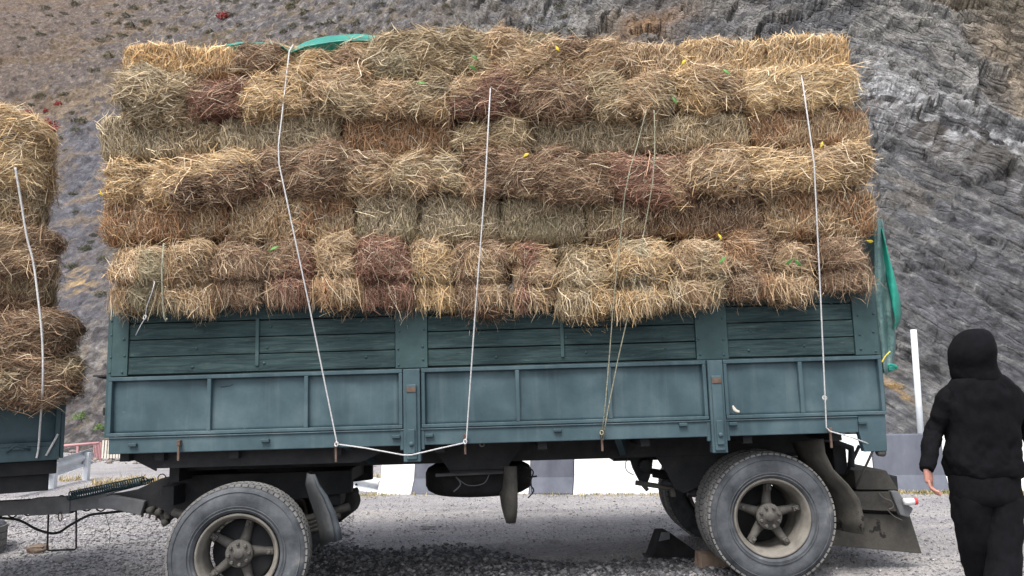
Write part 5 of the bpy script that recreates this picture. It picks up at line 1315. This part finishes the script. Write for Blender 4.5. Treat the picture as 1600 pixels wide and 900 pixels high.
def rock(name, c, dims, mat, label, cat, seed, rot=0.0, group=None):
    g = random.Random(seed); bm = bmesh.new(); bmesh.ops.create_cube(bm, size=1); bmesh.ops.subdivide_edges(bm, edges=bm.edges, cuts=3, use_grid_fill=True)
    for v in bm.verts:
        n = v.co.normalized() * .62; v.co = v.co.lerp(n, .25 if name == 'stone_block' else .6); v.co += Vector((g.uniform(-1, 1), g.uniform(-1, 1), g.uniform(-1, 1))) * (.035 if name == 'stone_block' else .075)
        v.co = Vector((v.co.x * dims[0], v.co.y * dims[1], v.co.z * dims[2]))
    me = bpy.data.meshes.new(name); bm.to_mesh(me); bm.free(); me.materials.append(mat); o = bpy.data.objects.new(name, me); COL.objects.link(o); o.location = c; o.rotation_euler = (g.uniform(-.1, .1), g.uniform(-.1, .1), rot)
    b = o.modifiers.new('bevel', 'BEVEL'); b.width = .004; b.segments = 1
    return tag(o, label, cat, group)
c = P(1112, 905, 6.75); rock('stone_block', (c.x, 6.75, float(G(c.x, 6.75)) + .05), (.25, .16, .20), M['brownstone'], 'brown squared stone on the ground left of the rear wheel', 'stone', 4, .1)
for px, py, Y_, s, lab in ((62, 815, 8.8, .12, 'squared brown stone behind the drawbar near the tyre'), (100, 822, 8.4, .09, 'flat grey stone behind the wire stirrup'), (20, 795, 10.5, .12, 'pale grey stone beyond the old tyre')):
    c = P(px, py, Y_); rock('stone', (c.x, Y_, float(G(c.x, Y_)) + s * .22), (s * 1.6, s, s * .7), M['brownstone'] if px == 62 else M['stone'], lab, 'stone', px)
def chock():
    c = P(1050, 860, 7.35); z = float(G(c.x, 7.35))
    e = empty('wheel_chock', (c.x - .02, 7.35, z), (0, 0, R(8)), label='black wedge chock against the inner rear wheel', cat='wheel chock'); e.scale = (.86, .86, .86)
    MB().prism([(-.24, .0), (.34, .0), (.30, .03), (-.04, .27), (-.13, .27)], .24, 'y', -.12).build('wedge', M['dark_rubber'], e, bevel=.012)
    MB().prism([(-.165, .18), (-.135, .272), (-.04, .272), (-.045, .20)], .01, 'y', -.135).build('face_plate', M['drawbar'], e, bevel=.003)
    MB().box(-.26, .36, -.15, .15, -.01, .012).build('base_plate', M['chassis'], e)
chock()
g_ = random.Random(8)
for px, py, s, lab in ((668, 826, .12, 'dark lump of rock on the yard between the axles'), (868, 848, .09, 'small jagged stone on the yard left of the wheel chock'), (1305, 0, 0, ''), (802, 882, .07, 'grey stone in the dark gravel below the hanging band'), (770, 770, 0, ''), (160, 863, .05, 'dark pebble on the gravel left of the front wheel'), (210, 861, .06, 'pale flat stone close to the front wheel')):
    if s == 0: continue
    d = P(px, py, 10) - Vector((0, 0, CZ)); 
    Y_ = 6.0
    for _ in range(20):
        q = P(px, py, Y_); zz = float(G(q.x, Y_)); Y_ += (q.z - zz) * 3
    q = P(px, py, Y_); rock('stone', (q.x, Y_, float(G(q.x, Y_)) + s * .05), (s * 1.3, s, s * .5), M['stone'], lab, 'stone', px, g_.uniform(0, 3))

# ================================================================== THE PERSON
def person():
    Y = 4.38
    base = P(1530, 700, Y); z0 = float(G(base.x, Y)); loc = Vector((base.x, Y, z0))
    e = empty('person', loc, label='person in black hooded top and black trousers walking away at right', cat='person')
    def q(px, py, dy=0.0): return P(px, py, Y + dy) - loc
    def skin(name, verts, edges, rad, mat, sub=2, root=0, par=e):
        me = bpy.data.meshes.new(name); me.from_pydata([tuple(v) for v in verts], edges, []); o = bpy.data.objects.new(name, me); COL.objects.link(o); o.parent = par
        s = o.modifiers.new('skin', 'SKIN'); s.use_smooth_shade = True; s.branch_smoothing = .6
        for i, r in enumerate(rad):
            sv = me.skin_vertices[0].data[i]; sv.radius = (r if isinstance(r, tuple) else (r, r)); sv.use_root = (i == root)
        ss = o.modifiers.new('sub', 'SUBSURF'); ss.levels = sub; ss.render_levels = sub
        me.materials.append(mat); return o
    # ---- body: continuous figure under the clothes
    pel = q(1536, 742); ch = q(1530, 640); nk = q(1524, 592); hd = q(1522, 552, -.02); cr = q(1520, 530, -.02)
    lsh = q(1487, 620); lel = q(1459, 672, .06); lwr = q(1449, 730, -.04); rsh = q(1580, 618); rel = q(1606, 665, .06); rwr = q(1622, 722, .0)
    lhp = q(1512, 752); lkn = q(1528, 850, .05); lan = q(1548, 952, .22); rhp = q(1562, 752); rkn = q(1570, 850, -.03); ran = q(1566, 962, -.12)
    V = [pel, ch, nk, hd, cr, lsh, lel, lwr, rsh, rel, rwr, lhp, lkn, lan, rhp, rkn, ran]
    E = [(0, 1), (1, 2), (2, 3), (3, 4), (1, 5), (5, 6), (6, 7), (1, 8), (8, 9), (9, 10), (0, 11), (11, 12), (12, 13), (0, 14), (14, 15), (15, 16)]
    body = skin('body', V, E, [.13, .14, .055, .085, .07, .055, .042, .028, .055, .042, .028, .08, .055, .04, .08, .055, .04], M['skin'])
    # ---- hands: palm and five fingers, relaxed
    def hand(wr, dirv, out, par, flip=1):
        d = dirv.normalized(); o_ = (out - d * out.dot(d)).normalized(); n = d.cross(o_)
        pts = [wr - d * .02, wr + d * .025, wr + d * .075]; ed = [(0, 1), (1, 2)]; rd = [(.026, .022), (.036, .018), (.040, .014)]
        h = skin('hand', pts, ed, rd, M['skin'], 2, 1, par)
        for k in range(4):
            L_ = (.060, .068, .062, .048)[k]; off = (k - 1.5) * .020
            a = wr + d * .072 + o_ * (-off) ; c1 = a + d * L_ * .45 + n * .006 * flip; c2 = c1 + d * L_ * .32 + n * .020 * flip; c3_ = c2 + d * L_ * .2 + n * .022 * flip
            skin('finger', [a - d * .02, a, c1, c2, c3_], [(0, 1), (1, 2), (2, 3), (3, 4)], [.009, .0095, .0088, .008, .0068], M['skin'], 2, 1, h)
        a = wr + d * .03 + o_ * .026; c1 = a + d * .03 + o_ * .022; c2 = c1 + d * .030 + o_ * .008 + n * .008 * flip
        skin('thumb', [a - o_ * .01, a, c1, c2], [(0, 1), (1, 2), (2, 3)], [.012, .012, .0105, .0085], M['skin'], 2, 1, h)
    hand(lwr + Vector((0, 0, -.015)), Vector((.04, -.06, -.95)), Vector((.5, .8, 0)), e)
    hand(rwr + Vector((0, 0, -.01)), Vector((.0, -.12, -.9)), Vector((-.7, .7, 0)), e, -1)
    # ---- clothes
    tex = bpy.data.textures.new('folds', 'CLOUDS'); tex.noise_scale = .085; tex.noise_depth = 3
    def soften(o, amt=.02, lv=2):
        m_ = o.modifiers.new('sub', 'SUBSURF'); m_.levels = lv; m_.render_levels = lv
        d_ = o.modifiers.new('folds', 'DISPLACE'); d_.texture = tex; d_.strength = amt; d_.mid_level = .5; d_.texture_coords = 'LOCAL'
        return o
    def loft(name, rings, mat, par=e, n=28, cap=True, amt=.02, sq=.85):
        mb = MB(); vs = []
        for k, (c_, a, b, rz) in enumerate(rings):
            for j in range(n):
                t = 2 * math.pi * j / n
                x = math.copysign(abs(math.cos(t)) ** sq, math.cos(t)) * a; y = math.copysign(abs(math.sin(t)) ** sq, math.sin(t)) * b
                vs.append((c_[0] + x * math.cos(rz) - y * math.sin(rz), c_[1] + x * math.sin(rz) + y * math.cos(rz), c_[2] + rz * 0))
        m_ = len(rings); fs = [(k * n + j, k * n + (j + 1) % n, (k + 1) * n + (j + 1) % n, (k + 1) * n + j) for k in range(m_ - 1) for j in range(n)]
        if cap: fs += [list(range(n - 1, -1, -1)), [(m_ - 1) * n + j for j in range(n)]]
        mb.smooth = True; mb.add(vs, fs); return soften(mb.build(name, mat, par), amt)
    PX = 1200 / (Y * .99)
    def ring(xl, xr, py, dep, dy=0.0, rz=0.0):
        c_ = q((xl + xr) / 2, py, dy); return (c_, (xr - xl) / 2 / PX, dep, rz)
    # torso + sleeves of the top as one grown surface
    def skinx(name, V, E, Rr, mat, par, amt):
        o = skin(name, V, E, Rr, mat, 2, 0, par); d_ = o.modifiers.new('folds', 'DISPLACE'); d_.texture = tex; d_.strength = amt; d_.mid_level = .5; return o
    loft('hooded_top', [ring(1503, 1556, 583, .070), ring(1494, 1568, 589, .095), ring(1484, 1579, 596, .112), ring(1476, 1588, 606, .124), ring(1473, 1594, 625, .130), ring(1481, 1591, 650, .138), ring(1484, 1589, 680, .132), ring(1481, 1588, 700, .130), ring(1479, 1590, 716, .134), ring(1480, 1592, 728, .138), ring(1484, 1592, 738, .134), ring(1486, 1591, 744, .128), ring(1492, 1584, 744, .112)], M['black_jersey'], amt=.045)
    for s_, (sh, el, wr) in ((0, (lsh, lel, lwr)), (1, (rsh, rel, rwr))):
        inn = sh + (ch - sh) * .30 + Vector((0, 0, .03))
        pts = smooth_path([inn, sh, sh + (el - sh) * .5, el, el + (wr - el) * .5, wr + (wr - el) * .12], 4); n_ = len(pts)
        rs = list(np.interp(np.linspace(0, 1, n_), [0, .2, .4, .60, .80, .93, 1], [.055, .064, .059, .052, .047, .040, .037])); rs = [r * (1 + .07 * math.sin(i * 2.3 + s_)) for i, r in enumerate(rs)]
        mb = MB(); mb.tube(pts, rs, 16); soften(mb.build('sleeve', M['black_jersey'], e), .034)
    loft('hood', [ring(1502, 1568, 614, .08, .0), ring(1497, 1567, 604, .105), ring(1492, 1566, 594, .114), ring(1488, 1560, 585, .118), ring(1487, 1555, 575, .118), ring(1486, 1551, 566, .126, -.01), ring(1486, 1552, 552, .130, -.02), ring(1489, 1552, 540, .126, -.02), ring(1494, 1549, 529, .112, -.02), ring(1502, 1544, 519, .080, -.02), ring(1513, 1536, 514, .040, .0)], M['black_jersey'], amt=.016, sq=.98)
    tr = empty('trousers'); tr.parent = e
    loft('waist', [ring(1487, 1584, 726, .118), ring(1486, 1587, 745, .128), ring(1488, 1592, 765, .130), ring(1492, 1592, 782, .122), ring(1505, 1582, 792, .09)], M['black_cloth'], par=tr, amt=.014)
    loft('trouser_leg', [ring(1488, 1544, 755, .115, .0), ring(1490, 1545, 790, .104, .01), ring(1496, 1549, 830, .092, .03), ring(1505, 1553, 870, .082, .07), ring(1514, 1560, 910, .080, .14), ring(1524, 1568, 945, .083, .20), ring(1528, 1570, 962, .085, .24)], M['black_cloth'], par=tr, amt=.03)
    loft('trouser_leg', [ring(1532, 1592, 755, .115), ring(1536, 1594, 790, .104, -.01), ring(1540, 1594, 830, .094, -.02), ring(1544, 1592, 870, .084, -.04), ring(1545, 1590, 910, .082, -.07), ring(1544, 1590, 945, .085, -.10), ring(1543, 1590, 964, .086, -.11)], M['black_cloth'], par=tr, amt=.03)
    for an in (lan, ran):
        a = Vector((an.x, an.y, .045)); mb = MB(); mb.smooth = True
        mb.tube([a + Vector((0, -.07, 0)), a + Vector((0, -.05, .01)), a + Vector((0, .03, .02)), a + Vector((-.005, .12, .0)), a + Vector((-.008, .18, -.008)), a + Vector((-.008, .20, -.01))], [.02, .045, .048, .046, .036, .012], 16)
        mb.build('shoe', M['dark_rubber'], e)
person()
